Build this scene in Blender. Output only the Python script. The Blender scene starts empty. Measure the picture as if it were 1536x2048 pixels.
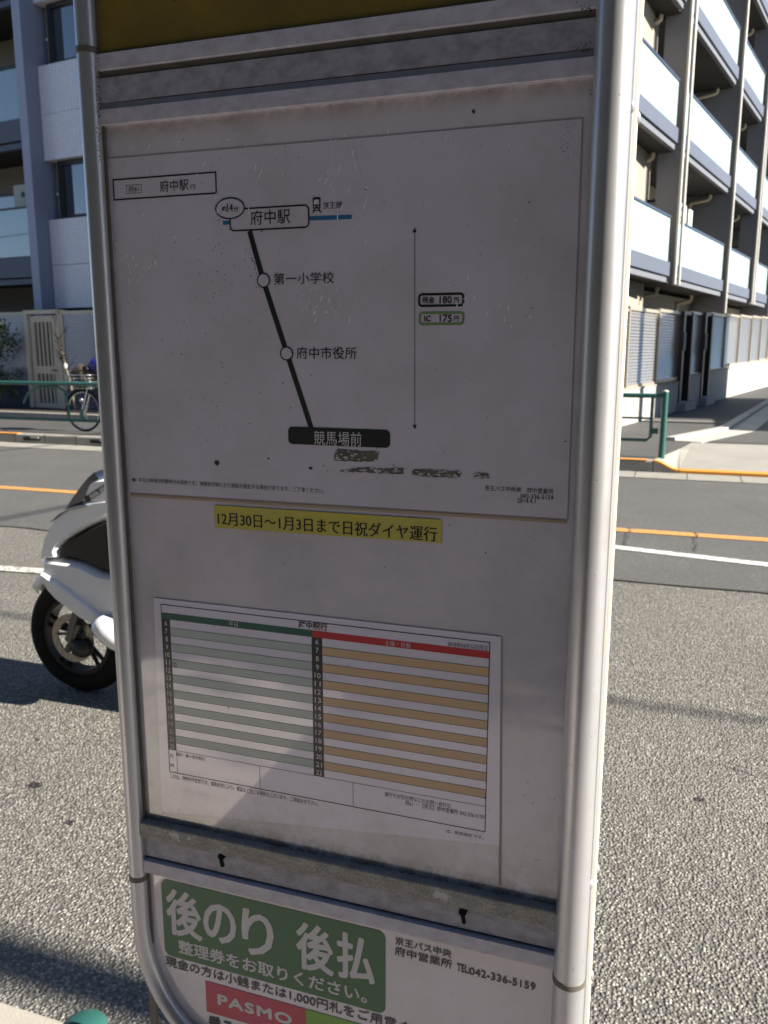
import bpy, math, random
import numpy as np
from mathutils import Vector
R = math.radians
random.seed(7)
scene = bpy.context.scene
col = scene.collection

# ------------------------------------------------------------------ camera
EYE = 1.55; PITCH = R(11.13); YAW = R(19.4); FPX = 1690.0
cd = bpy.data.cameras.new('camera'); cam = bpy.data.objects.new('camera', cd); col.objects.link(cam)
cam.location = (0, 0, EYE); cam.rotation_euler = (R(90) - PITCH, 0, YAW)
cd.sensor_fit = 'HORIZONTAL'; cd.sensor_width = 3.77; cd.lens = 3.77 * FPX / 1536
cd.clip_start = 0.02; cd.clip_end = 900
cd.dof.use_dof = True; cd.dof.focus_distance = 0.66; cd.dof.aperture_fstop = 2.6
scene.camera = cam

# ------------------------------------------------------------------ world, sun, exposure
SUN_EL = R(31); SUN_AZ = R(-0.15)           # azimuth measured from +X towards +Y
w = bpy.data.worlds.new('World'); scene.world = w; w.use_nodes = True
nt = w.node_tree; nt.nodes.clear()
sky = nt.nodes.new('ShaderNodeTexSky'); sky.sky_type = 'NISHITA'; sky.sun_disc = False
sky.sun_elevation = SUN_EL; sky.sun_rotation = R(90) - SUN_AZ
sky.air_density = 0.75; sky.dust_density = 0.15; sky.ozone_density = 1.8
bg = nt.nodes.new('ShaderNodeBackground'); bg.inputs[1].default_value = 0.05
wo = nt.nodes.new('ShaderNodeOutputWorld')
nt.links.new(sky.outputs[0], bg.inputs[0]); nt.links.new(bg.outputs[0], wo.inputs[0])
sd = bpy.data.lights.new('sun', 'SUN'); sd.energy = 5.0; sd.angle = R(0.53); sd.color = (1.0, 0.93, 0.82)
sun = bpy.data.objects.new('sun', sd); col.objects.link(sun)
sv = Vector((math.cos(SUN_EL) * math.cos(SUN_AZ), math.cos(SUN_EL) * math.sin(SUN_AZ), math.sin(SUN_EL)))
sun.rotation_euler = (-sv).to_track_quat('-Z', 'Y').to_euler()
sun.location = (40, 0, 30)
scene.view_settings.view_transform = 'Standard'; scene.view_settings.look = 'None'
scene.view_settings.exposure = 1.52; scene.view_settings.gamma = 1.0
scene.view_settings.use_curve_mapping = False
scene.render.engine = 'CYCLES'
scene.cycles.max_bounces = 6; scene.cycles.transparent_max_bounces = 8

# ------------------------------------------------------------------ surveying helpers
# turn a sight line measured in the photograph into a point on a known plane of the place
_f = Vector((-math.sin(YAW) * math.cos(PITCH), math.cos(YAW) * math.cos(PITCH), -math.sin(PITCH)))
_r = Vector((math.cos(YAW), math.sin(YAW), 0)); _u = _r.cross(_f)
EYEV = Vector((0, 0, EYE))
def ray(x, y): return _f + _r * ((x - 768) / FPX) - _u * ((y - 1024) / FPX)
def on_y(x, y, Y):
    d = ray(x, y); return EYEV + d * (Y / d.y)
def on_z(x, y, Z):
    d = ray(x, y); return EYEV + d * ((Z - EYE) / d.z)

class Frame:
    """upright facade frame: s along the wall, t out of the wall (towards the street), z up"""
    def __init__(s, ox, oy, ux, uy, nx, ny):
        s.o = Vector((ox, oy, 0)); s.u = Vector((ux, uy, 0)); s.n = Vector((nx, ny, 0))
    def p(s, a, t, z): return s.o + s.u * a + s.n * t + Vector((0, 0, z))
    def hit(s, x, y, t=0.0):
        d = ray(x, y); o = s.o + s.n * t
        k = (o - EYEV).dot(s.n) / d.dot(s.n); P = EYEV + d * k
        return (P - s.o).dot(s.u), P.z
WORLD = Frame(0, 0, 1, 0, 0, -1)
a9 = R(9.0); a12 = R(12.3)
_ff = (-13.709, 15.210); _fb = (-13.895, 15.887)
FENCE_F = Frame(_ff[0], _ff[1], math.cos(a9), -math.sin(a9), -math.sin(a9), -math.cos(a9))
BLD_F = Frame(_fb[0], _fb[1], math.cos(a9), -math.sin(a9), -math.sin(a9), -math.cos(a9))
FENCE_S = Frame(-0.681, 17.377, math.sin(a12), math.cos(a12), math.cos(a12), -math.sin(a12))
_o = 0.9
BLD_S = Frame(-0.681 - _o * math.cos(a12), 17.377 + _o * math.sin(a12), math.sin(a12), math.cos(a12), math.cos(a12), -math.sin(a12))

# ------------------------------------------------------------------ mesh helpers
class MB:
    def __init__(s): s.v = []; s.f = []; s.sm = []
    def add(s, vs, fs, smooth=False):
        k = len(s.v); s.v += [Vector(v) for v in vs]
        for f in fs: s.f.append(tuple(i + k for i in f)); s.sm.append(smooth)
        return s
    def quad(s, a, b, c, d): return s.add([a, b, c, d], [(0, 1, 2, 3)])
    def poly(s, pts): return s.add(pts, [tuple(range(len(pts)))])
    def box(s, F, s0, s1, t0, t1, z0, z1):
        P = F.p
        vs = [P(s0, t0, z0), P(s1, t0, z0), P(s1, t1, z0), P(s0, t1, z0), P(s0, t0, z1), P(s1, t0, z1), P(s1, t1, z1), P(s0, t1, z1)]
        return s.add(vs, [(0, 1, 2, 3), (4, 7, 6, 5), (0, 4, 5, 1), (1, 5, 6, 2), (2, 6, 7, 3), (3, 7, 4, 0)])
    def tube(s, pts, r, n=12, cap=True, closed=False, smooth=True):
        pts = [Vector(p) for p in pts]; N = len(pts)
        rs = r if isinstance(r, (list, tuple)) else [r] * N
        up = Vector((0, 0, 1)); prev = None; rings = []
        for i, p in enumerate(pts):
            if closed: t = (pts[(i + 1) % N] - pts[i - 1])
            else: t = pts[min(i + 1, N - 1)] - pts[max(i - 1, 0)]
            t.normalize()
            if prev is None:
                a = t.cross(up)
                if a.length < 1e-4: a = t.cross(Vector((0, 1, 0)))
                a.normalize()
            else:
                a = prev - t * prev.dot(t)
                if a.length < 1e-6: a = t.cross(up)
                a.normalize()
            prev = a; b = t.cross(a)
            rings.append([p + (a * math.cos(2 * math.pi * j / n) + b * math.sin(2 * math.pi * j / n)) * rs[i] for j in range(n)])
        vs = [q for rg in rings for q in rg]; fs = []
        M = N if closed else N - 1
        for i in range(M):
            k0 = i * n; k1 = ((i + 1) % N) * n
            for j in range(n): fs.append((k0 + j, k0 + (j + 1) % n, k1 + (j + 1) % n, k1 + j))
        s.add(vs, fs, smooth)
        if cap and not closed:
            s.add(rings[0], [tuple(range(n))[::-1]]); s.add(rings[-1], [tuple(range(n))])
        return s
    def disc(s, c, axis, r, th, n=24, r0=0.0):
        c = Vector(c); ax = Vector(axis).normalized(); a = ax.orthogonal().normalized(); b = ax.cross(a)
        def ring(rr, h): return [c + ax * h + (a * math.cos(2 * math.pi * j / n) + b * math.sin(2 * math.pi * j / n)) * rr for j in range(n)]
        if r0 <= 0:
            vs = ring(r, -th / 2) + ring(r, th / 2)
            fs = [tuple(range(n))[::-1], tuple(range(n, 2 * n))] + [(j, (j + 1) % n, n + (j + 1) % n, n + j) for j in range(n)]
            s.add(vs, fs)
        else:
            vs = ring(r, -th / 2) + ring(r, th / 2) + ring(r0, -th / 2) + ring(r0, th / 2)
            fs = []
            for j in range(n):
                k = (j + 1) % n
                fs += [(j, k, n + k, n + j), (2 * n + k, 2 * n + j, 3 * n + j, 3 * n + k), (j, 2 * n + j, 2 * n + k, k), (n + j, n + k, 3 * n + k, 3 * n + j)]
            s.add(vs, fs)
        return s
    def ball(s, c, r, n=12, sx=1, sy=1, sz=1):
        c = Vector(c); vs = []; fs = []; m = n // 2
        for i in range(m + 1):
            ph = math.pi * i / m
            for j in range(n):
                th = 2 * math.pi * j / n
                vs.append(c + Vector((sx * math.sin(ph) * math.cos(th), sy * math.sin(ph) * math.sin(th), sz * math.cos(ph))) * r)
        for i in range(m):
            for j in range(n): fs.append((i * n + j, (i + 1) * n + j, (i + 1) * n + (j + 1) % n, i * n + (j + 1) % n))
        return s.add(vs, fs, True)
    def build(s, name, mat, parent=None, bevel=0, subsurf=0, seg=2, **tags):
        me = bpy.data.meshes.new(name)
        off = root_of(parent) if parent else Vector((0, 0, 0))
        me.from_pydata([tuple(v - off) for v in s.v], [], s.f)
        me.polygons.foreach_set('use_smooth', s.sm)
        me.update()
        if mat: me.materials.append(mat)
        o = bpy.data.objects.new(name, me); col.objects.link(o)
        if parent: o.parent = parent
        if bevel:
            m = o.modifiers.new('bevel', 'BEVEL'); m.width = bevel; m.segments = seg; m.limit_method = 'ANGLE'; m.angle_limit = R(40)
        if subsurf:
            m = o.modifiers.new('subsurf', 'SUBSURF'); m.levels = subsurf; m.render_levels = subsurf
        for k, v in tags.items(): o[k] = v
        return o
def root_of(o):
    p = Vector((0, 0, 0))
    while o: p = p + o.location; o = o.parent
    return p
def thing(name, label, cat, loc=(0, 0, 0), group=None):
    o = bpy.data.objects.new(name, None); col.objects.link(o); o.location = loc; o.empty_display_size = .1
    o['label'] = label; o['category'] = cat
    if group: o['group'] = group
    return o
def tag(o, label, cat, group=None):
    o['label'] = label; o['category'] = cat
    if group: o['group'] = group
    return o

# ------------------------------------------------------------------ materials
def hexc(h):
    return tuple(((int(h[i:i + 2], 16) / 255) / 12.92 if int(h[i:i + 2], 16) / 255 <= .04045 else ((int(h[i:i + 2], 16) / 255 + .055) / 1.055) ** 2.4) for i in (0, 2, 4))
class Mat:
    def __init__(s, name, color, rough=.6, metal=0, spec=.5, coat=0, coatr=.1):
        s.m = bpy.data.materials.new(name); s.m.use_nodes = True
        s.n = s.m.node_tree.nodes; s.l = s.m.node_tree.links
        s.b = s.n['Principled BSDF']; s.out = s.n['Material Output']
        s.b.inputs['Base Color'].default_value = (*color, 1); s.b.inputs['Roughness'].default_value = rough
        s.b.inputs['Metallic'].default_value = metal; s.b.inputs['Specular IOR Level'].default_value = spec
        if coat: s.b.inputs['Coat Weight'].default_value = coat; s.b.inputs['Coat Roughness'].default_value = coatr
        s.geo = s.n.new('ShaderNodeNewGeometry'); s.color = None; s.base = (*color, 1); s.last_h = None
    def pos(s, scale=(1, 1, 1)):
        mp = s.n.new('ShaderNodeMapping'); mp.inputs['Scale'].default_value = scale
        s.l.new(s.geo.outputs['Position'], mp.inputs[0]); return mp.outputs[0]
    def noise(s, scale, detail=4, rough=.6, sc=(1, 1, 1)):
        t = s.n.new('ShaderNodeTexNoise'); t.inputs['Scale'].default_value = scale; t.inputs['Detail'].default_value = detail; t.inputs['Roughness'].default_value = rough
        s.l.new(s.pos(sc), t.inputs['Vector']); return t.outputs[0]
    def voro(s, scale, feature='F1', sc=(1, 1, 1), out=0):
        t = s.n.new('ShaderNodeTexVoronoi'); t.feature = feature; t.inputs['Scale'].default_value = scale
        s.l.new(s.pos(sc), t.inputs['Vector']); return t.outputs[out]
    def ramp(s, v, a, b, ca=0.0, cb=1.0):
        r = s.n.new('ShaderNodeMapRange'); r.clamp = True
        for i, x in zip(('From Min', 'From Max', 'To Min', 'To Max'), (a, b, ca, cb)): r.inputs[i].default_value = x
        s.l.new(v, r.inputs['Value']); return r.outputs[0]
    def math(s, op, a, b):
        m = s.n.new('ShaderNodeMath'); m.operation = op
        for i, x in enumerate((a, b)):
            if isinstance(x, (int, float)): m.inputs[i].default_value = x
            else: s.l.new(x, m.inputs[i])
        return m.outputs[0]
    def mix(s, fac, c2, mode='MIX'):
        m = s.n.new('ShaderNodeMix'); m.data_type = 'RGBA'; m.blend_type = mode
        if isinstance(fac, (int, float)): m.inputs['Factor'].default_value = fac
        else: s.l.new(fac, m.inputs['Factor'])
        if s.color is None: m.inputs[6].default_value = s.base
        else: s.l.new(s.color, m.inputs[6])
        if isinstance(c2, tuple): m.inputs[7].default_value = (*c2[:3], 1)
        else: s.l.new(c2, m.inputs[7])
        s.color = m.outputs[2]; s.l.new(s.color, s.b.inputs['Base Color']); return s
    def bump(s, h, strength=.5, dist=.01):
        b = s.n.new('ShaderNodeBump'); b.inputs['Strength'].default_value = strength; b.inputs['Distance'].default_value = dist
        s.l.new(h, b.inputs['Height'])
        if s.last_h: s.l.new(s.last_h, b.inputs['Normal'])
        s.last_h = b.outputs[0]; s.l.new(b.outputs[0], s.b.inputs['Normal']); return s
    def rough(s, v): s.l.new(v, s.b.inputs['Roughness']); return s
def weathered(name, color, rough=.6, metal=0, var=.25, scale=6, bump=.0, speck=0, dark=(.05, .045, .035), streak=0, coat=0, coatr=.1, spec=.5):
    m = Mat(name, color, rough, metal, spec, coat, coatr)
    n = m.noise(scale, 6)
    m.mix(m.ramp(n, .35, .7, 0, var), tuple(c * .55 for c in color))
    if streak:
        m.mix(m.ramp(m.noise(9, 5, .6, (1, 1, .06)), .52, .75, 0, streak), dark)
    if speck:
        m.mix(m.ramp(m.noise(scale * 40, 2), .68, .74, 0, speck), dark)
    if bump: m.bump(m.noise(scale * 20, 4), bump, .003)
    return m.m

def asphalt_mat(name, base, stone=95, relief=1.0, contrast=1.0, spec=.5):
    m = Mat(name, base, .72, 0, spec)
    vc = m.voro(stone, out=1); vd = m.voro(stone)
    sep = m.n.new('ShaderNodeSeparateColor'); m.l.new(vc, sep.inputs[0])
    m.mix(m.ramp(sep.outputs[0], .45, 1, 0, .75 * contrast), tuple(min(1, c * 2.6) for c in base))
    m.mix(m.ramp(sep.outputs[1], .6, 1, 0, .7 * contrast), tuple(c * .42 for c in base))
    m.mix(m.ramp(vd, .42, .75, 0, .85), tuple(c * .25 for c in base))
    m.mix(m.ramp(m.noise(1.3, 6), .38, .68, 0, .38), tuple(c * .62 for c in base))
    m.mix(m.ramp(m.noise(1.1, 5, .6, (.12, 1, 1)), .42, .66, 0, .30), tuple(c * .6 for c in base))
    m.mix(m.ramp(m.noise(6, 5, .7), .60, .72, 0, .25), tuple(c * .5 for c in base))
    m.mix(m.ramp(m.noise(.55, 4), .5, .75, 0, .25), tuple(min(1, c * 1.35) for c in base))
    m.mix(m.ramp(m.noise(300, 2), .35, .7, 0, .3), tuple(c * .5 for c in base))
    inv = m.ramp(vd, .05, .75, 1, 0)
    m.bump(m.noise(38, 3), .55 * relief, .006)
    m.bump(inv, .9 * relief, .0045)
    m.bump(m.noise(450, 2), .3 * relief, .001)
    return m.m

ASPH = asphalt_mat('coarse_road_asphalt', (.205, .194, .170), 112, 1.3, 1.33)
ASPH2 = asphalt_mat('patched_asphalt', (.135, .133, .128), 135, .9, .8)
ASPH3 = asphalt_mat('pavement_asphalt', (.095, .092, .09), 160, .5, .6)
CONC = weathered('kerb_concrete', (.30, .285, .25), .85, var=.4, scale=5, bump=.35, speck=.3)
CONC_W = weathered('pale_concrete', (.42, .41, .38), .8, var=.25, scale=3, bump=.15, streak=.12)
CONC_N = weathered('near_kerb_concrete', (.40, .37, .315), .85, var=.3, scale=9, bump=.5, speck=.4)
def paint(name, color, wear=.5, stone=92):
    m = Mat(name, color, .6)
    m.mix(m.ramp(m.noise(55, 4), .50, .60, 0, wear), (.12, .115, .105))
    m.mix(m.ramp(m.noise(7, 5), .58, .72, 0, wear), (.17, .16, .14))
    m.bump(m.ramp(m.voro(stone), .05, .75, 1, 0), .7, .004)
    return m.m
WHITE_LINE = paint('white_road_paint', (.74, .73, .69), .75)
WHITE_LINE2 = paint('very_worn_white_paint', (.62, .60, .55), 1.0)
ORANGE_LINE = paint('orange_road_paint', (.62, .31, .08), .6)
ORANGE_KERB = weathered('orange_kerb_paint', (.78, .32, .045), .55, var=.25, scale=14, speck=.5, bump=.2, dark=(.3, .26, .2))

# ------------------------------------------------------------------ ground and road
MB().quad((-300, -300, -.02), (300, -300, -.02), (300, 300, -.02), (-300, 300, -.02)).build('ground', ASPH3, kind='structure')
MB().quad((-120, 1.2, 0), (120, 1.2, 0), (120, 10.95, 0), (-120, 10.95, 0)).build('road', ASPH, kind='structure')
rnd = random.Random(3)
# resurfaced strip in the middle of the road, seam a little ragged
pts = []; X = -60.0
while X < 60: pts.append((X, 5.69 + rnd.uniform(-.02, .02), .004)); X += .22
MB().poly(pts + [(60, 10.4, .004), (-60, 10.4, .004)]).build('resurfaced_road_strip', ASPH2, kind='structure')
# crack along the seam
SEAM = Mat('dark_crack_filler', (.03, .028, .026), .9).m  # one even dark colour for cracks and joints
def ribbon(pts, wfun, z):
    m = MB(); n = len(pts); L = []; Rr = []
    for i in range(n):
        a = Vector(pts[max(0, i - 1)]); b = Vector(pts[min(n - 1, i + 1)]); t = (b - a).normalized(); q = Vector((-t.y, t.x)); ww = wfun(i) / 2
        L.append((pts[i][0] + q.x * ww, pts[i][1] + q.y * ww, z)); Rr.append((pts[i][0] - q.x * ww, pts[i][1] - q.y * ww, z))
    for i in range(n - 1): m.quad(L[i], Rr[i], Rr[i + 1], L[i + 1])
    return m
ribbon([(p[0], p[1]) for p in pts], lambda i: rnd.uniform(.006, .026), .008).build('seam_crack', SEAM, kind='structure')
# painted lines (sheets, 4 mm apart)
def line(name, x0, y0, x1, y1, wd, mat, z=.009):
    d = Vector((x1 - x0, y1 - y0)).normalized(); q = Vector((-d.y, d.x)) * wd / 2
    return MB().quad((x0 + q.x, y0 + q.y, z), (x0 - q.x, y0 - q.y, z), (x1 - q.x, y1 - q.y, z), (x1 + q.x, y1 + q.y, z)).build(name, mat, kind='structure')
line('orange_centre_line', -60, 7.36, 60, 7.29, .15, ORANGE_LINE)
line('white_taper_line', -3.0, 7.12, 14, 4.05, .12, WHITE_LINE)
line('white_lane_line', -12, 3.70, -3.98, 4.61, .12, WHITE_LINE2)
for i, xx in enumerate((-.36, .17, -2.2, 1.6, 3.3)):   # cracks that cross the paint
    q = [(xx + rnd.uniform(-.02, .02), 7.42 - k * .05) for k in range(15)]
    ribbon(q, lambda i: rnd.uniform(.004, .012), .0135).build('paint_crack', SEAM, kind='structure')
for (x0_, y0_, x1_, y1_) in ((.2, 3.2, 2.2, 2.6), (-3.4, 5.0, -2.6, 5.7), (.4, 9.2, .9, 7.9), (-6.2, 3.0, -4.4, 2.4)):
    q = [(x0_ + (x1_ - x0_) * k / 24 + rnd.uniform(-.012, .012), y0_ + (y1_ - y0_) * k / 24 + rnd.uniform(-.02, .02)) for k in range(25)]
    ribbon(q, lambda i: rnd.uniform(.001, .005), .0135).build('road_crack', SEAM, kind='structure')
# gutters and kerbs
MB().quad((-60, 10.42, .008), (60, 10.42, .008), (60, 10.93, .008), (-60, 10.93, .008)).build('far_gutter', CONC, kind='structure')
m = MB(); x = -14.3
while x < 6: m.quad((x - .004, 10.43, .010), (x + .004, 10.43, .010), (x + .004, 10.92, .010), (x - .004, 10.92, .010)); x += .6
m.build('gutter_joints', SEAM, kind='stuff')
kr = MB().box(WORLD, -60, -.30, -10.93, -11.10, -.02, .15).build('far_kerb', CONC, kind='structure', bevel=.02)
# kerb stones: recessed joints and drain slots
SLOT = Mat('drain_slot_dark', (.012, .011, .01), .9).m
x = -15.0; k = 0
while x < -.9:
    MB().box(WORLD, x - .004, x + .004, -10.922, -10.94, .0, .152).build('kerb_joint', SLOT, kr); x += .6
sd_l = on_y(47, 878, 10.92); sd_r = on_y(80, 885, 10.92)
for (xa, xb) in ((sd_l.x, sd_r.x), (on_y(181, 886, 10.92).x, on_y(225, 889, 10.92).x), (-12.6, -11.9), (-6.1, -5.4)):
    MB().box(WORLD, xa, xb, -10.915, -10.94, .055, .105).build('drain_slot', SLOT, kr)
    MB().box(WORLD, xa + (xb - xa) * .45, xb - .02, -10.905, -10.93, .085, .112).build('drain_lip', CONC, kr)
MB().box(WORLD, -16, -10.15, -10.925, -11.04, .151, .157).build('orange_paint', ORANGE_KERB, kr)
MB().box(WORLD, -2.4, -.38, -10.925, -11.04, .151, .157).build('orange_paint', ORANGE_KERB, kr)
# sloping kerb end and lowered kerb painted orange
m = MB(); N = 10; prev = None; mo = MB(); RAMP = []
for i in range(N + 1):
    q = i / N; xx = -.30 + q * .30; zz = .15 - (.15 - .045) * (math.sin(q * math.pi / 2) ** 2); cur = (xx, zz)
    if prev:
        m.add([(prev[0], 10.93, -.02), (cur[0], 10.93, -.02), (cur[0], 10.93, cur[1]), (prev[0], 10.93, prev[1]), (prev[0], 11.1, -.02), (cur[0], 11.1, -.02), (cur[0], 11.1, cur[1]), (prev[0], 11.1, prev[1])],
              [(0, 1, 2, 3), (3, 2, 6, 7), (5, 4, 7, 6)])
        mo.add([(prev[0], 10.924, prev[1] - .02), (cur[0], 10.924, cur[1] - .02), (cur[0], 10.924, cur[1] + .005), (prev[0], 10.924, prev[1] + .005), (cur[0], 11.05, cur[1] + .005), (prev[0], 11.05, prev[1] + .005)],
               [(0, 1, 2, 3), (3, 2, 4, 5)])
    prev = cur; RAMP.append((xx, 11.098, zz - .001))
m.build('kerb_ramp', CONC, kr); mo.build('orange_paint', ORANGE_KERB, kr)
lk = MB().box(WORLD, 0, 40, -10.93, -11.10, -.02, .05).build('lowered_kerb', ORANGE_KERB, kind='structure', bevel=.01)
# far pavement: asphalt, apron of pale concrete
PZ = .147
MB().poly([(-60, 11.10, PZ), (-.30, 11.10, PZ), (0, 12.4, PZ), (.14, 13.3, PZ), (40, 13.9, PZ), (40, 70, PZ), (-60, 70, PZ)]).build('far_pavement', ASPH3, kind='structure')
MB().add([(0.0, 11.10, .05), (12, 11.10, .05), (12, 12.6, PZ - .004), (.13, 12.6, PZ - .004), (12, 13.45, PZ), (.15, 13.25, PZ), (0, 12.4, PZ)] + RAMP,
         [(0, 1, 2, 3), (3, 2, 4, 5), (3, 5, 6), (0, 3, 6)] + [(7 + k, 8 + k, 6) for k in range(len(RAMP) - 1)]).build('vehicle_apron', weathered('apron_concrete', (.31, .295, .265), .85, var=.45, scale=1.6, bump=.25), kind='structure')
# side street behind the apron
MB().poly([(.2, 13.46, PZ + .004), (40, 14.2, PZ + .004), (44, 70, PZ + .004), (14.5, 70, PZ + .004), (2.5, 24.46, PZ + .004), (1.05, 15.57, PZ + .004)]).build('side_street', asphalt_mat('side_street_asphalt', (.10, .098, .095), 130, .5, .6), kind='structure')
sk = [Vector((-.22, 13.44)), Vector((.62, 15.5)), Vector((2.12, 24.5)), Vector((12.0, 70))]
m = MB(); g = MB()
for a, b in zip(sk[:-1], sk[1:]):
    t = (b - a).normalized(); q = Vector((t.y, -t.x))
    for (mm, o0, o1, z0, z1) in ((m, 0, .15, .10, .20), (g, .152, .55, .10, .156)):
        A0 = a + q * o0; A1 = a + q * o1; B0 = b + q * o0; B1 = b + q * o1
        mm.add([(A0.x, A0.y, z0), (A1.x, A1.y, z0), (B1.x, B1.y, z0), (B0.x, B0.y, z0), (A0.x, A0.y, z1), (A1.x, A1.y, z1), (B1.x, B1.y, z1), (B0.x, B0.y, z1)],
               [(4, 5, 6, 7), (0, 1, 5, 4), (1, 2, 6, 5), (2, 3, 7, 6), (3, 0, 4, 7)])
m.build('side_street_kerb', CONC_W, kind='structure'); g.build('side_street_gutter', CONC_W, kind='structure')
MB().quad((-.75, 16.95, PZ + .006), (.9, 16.95, PZ + .006), (.92, 17.1, PZ + .006), (-.75, 17.1, PZ + .006)).build('flush_edging', CONC, kind='structure')
# near kerb and pavement under the bus stop
MB().box(WORLD, -60, 60, -1.235, -1.03, -.02, .15).build('near_kerb', CONC_N, kind='structure', bevel=.012)
MB().quad((-60, -9, .146), (60, -9, .146), (60, 1.028, .146), (-60, 1.028, .146)).build('near_pavement', weathered('near_paving', (.20, .185, .185), .85, var=.35, scale=3, bump=.4, speck=.35), kind='structure')
# dark oil spots on the carriageway
m = MB()
for (px, py, r) in ((68, 1570, .035), (138, 1645, .02), (75, 1480, .012), (1400, 1600, .02)):
    c = on_z(px, py, 0); c.z = .0012
    m.poly([c + Vector((math.cos(t) * r * rnd.uniform(.4, 1.2), math.sin(t) * r * rnd.uniform(.4, 1.2), 0)) for t in [i * math.pi / 11 for i in range(22)]])
m.build('oil_spots', asphalt_mat('oil_stain', (.035, .033, .032), 112, 1.3, 1), kind='stuff')

# ------------------------------------------------------------------ apartment building (two wings)
GREYP = weathered('grey_column_paint', (.20, .205, .225), .75, var=.12, scale=1.5, streak=.06)
BLUEP = weathered('blue_grey_column_paint', (.17, .195, .27), .7, var=.12, scale=1.5)
BLUE_LIT = weathered('lit_blue_grey_face', (.34, .36, .48), .6, var=.1, scale=1.5)  # lighter copy of the column paint: light on the front put into colour
FASCIA = weathered('blue_grey_fascia', (.085, .10, .14), .55, var=.12, scale=2)
BAND = weathered('lower_band_grey', (.14, .15, .175), .6, var=.12, scale=2)
BEIGE = weathered('beige_wall', (.30, .265, .22), .85, var=.15, scale=1.2, streak=.08)
SOFFIT = weathered('grey_soffit', (.035, .034, .035), .85, var=.2, scale=1.5)
PIPE = weathered('beige_pipe', (.62, .56, .43), .5, var=.15, scale=6)
PIPEW = weathered('white_downpipe', (.55, .54, .50), .45, var=.12, scale=5)
m = Mat('frosted_balcony_glass', (.37, .52, .49), .10, 0, .7)
m.mix(m.ramp(m.noise(.9, 3), .4, .65, 0, .5), (.50, .62, .59)); FROST = m.m
GLASSB = Mat('blue_balcony_glass', (.20, .28, .32), .03, 0, .5); GLASSB.b.inputs['IOR'].default_value = 2.3; GLASSB = GLASSB.m
DGLASS = Mat('dark_window_glass', (.012, .016, .022), .02, 0, .5); DGLASS.b.inputs['IOR'].default_value = 2.8; DGLASS = DGLASS.m
WFRAME = Mat('dark_window_frame', (.018, .017, .018), .4).m
RAILM = Mat('navy_handrail', (.05, .07, .13), .35, .3).m
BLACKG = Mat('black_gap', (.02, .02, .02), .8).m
CURTAIN = weathered('pale_curtain', (.42, .44, .46), .9, var=.3, scale=8)

bld = thing('apartment_building', 'white and grey apartment building with frosted glass balconies behind the louvered fence', 'building', (-1.5, 16.5, 0))
F = BLD_S
cols = [(-1.7, 'party'), (5.25, 'board'), (12.0, 'party'), (16.9, 'board'), (21.2, 'party'), (27.5, 'board'), (33.5, 'party')]
FL0 = 3.06; FH = 3.03; NF = 6
# back wall and floors
MB().box(F, -3.6, 34, -12, -1.75, 0.1, FL0 + FH * NF).build('wall', BEIGE, bld)
MB().box(F, -3.6, 34, -1.75, -1.0, 0.1, 2.98).build('ground_floor_wall', BEIGE, bld)
shared = {}
def piece(name, key, F, s0, t0, z0, mat, parent, mk, bevel=0):
    """a copy of a repeated piece: mesh made once at the frame origin, placed by location"""
    if key not in shared:
        b = mk(MB()); me = bpy.data.meshes.new(name); me.from_pydata([tuple(v) for v in b.v], [], b.f)
        me.polygons.foreach_set('use_smooth', b.sm); me.update(); me.materials.append(mat); shared[key] = me
    o = bpy.data.objects.new(name, shared[key]); col.objects.link(o); o.parent = parent
    o.location = F.p(s0, t0, z0) - root_of(parent)
    if bevel:
        q = o.modifiers.new('bevel', 'BEVEL'); q.width = bevel; q.segments = 1
    return o
def local(F):  # frame with the same axes at the world origin
    L = Frame(0, 0, 1, 0, 0, -1); L.u = F.u; L.n = F.n; L.o = Vector((0, 0, 0)); return L
LS = local(BLD_S); LF = local(BLD_F)
bays = [(cols[i][0], cols[i + 1][0], cols[i + 1][1]) for i in range(len(cols) - 1)]
for i, (sc, kind) in enumerate(cols):
    if kind == 'party':
        MB().box(F, sc - .09, sc + .09, -1.75, .03, .15, FL0 + FH * NF).build('column', GREYP, bld)
    else:
        MB().box(F, sc - .09, sc + .09, -.52, .03, FL0 + .05, FL0 + FH * NF).build('column', GREYP, bld)
        MB().box(F, sc - .09, sc + .09, -1.74, -1.0, .15, FL0 - .02).build('column', GREYP, bld)
    zb = FL0 - .02 if kind == 'board' else 2.35
    MB().tube([F.p(sc - .14, .075, zb), F.p(sc - .14, .075, FL0 + FH * NF)], .04, 10).build('downpipe', PIPEW, bld)
    if kind == 'board':
        MB().tube([F.p(sc + .30, .075, zb), F.p(sc + .30, .075, FL0 + FH * NF)], .04, 10).build('downpipe', PIPEW, bld)
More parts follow.
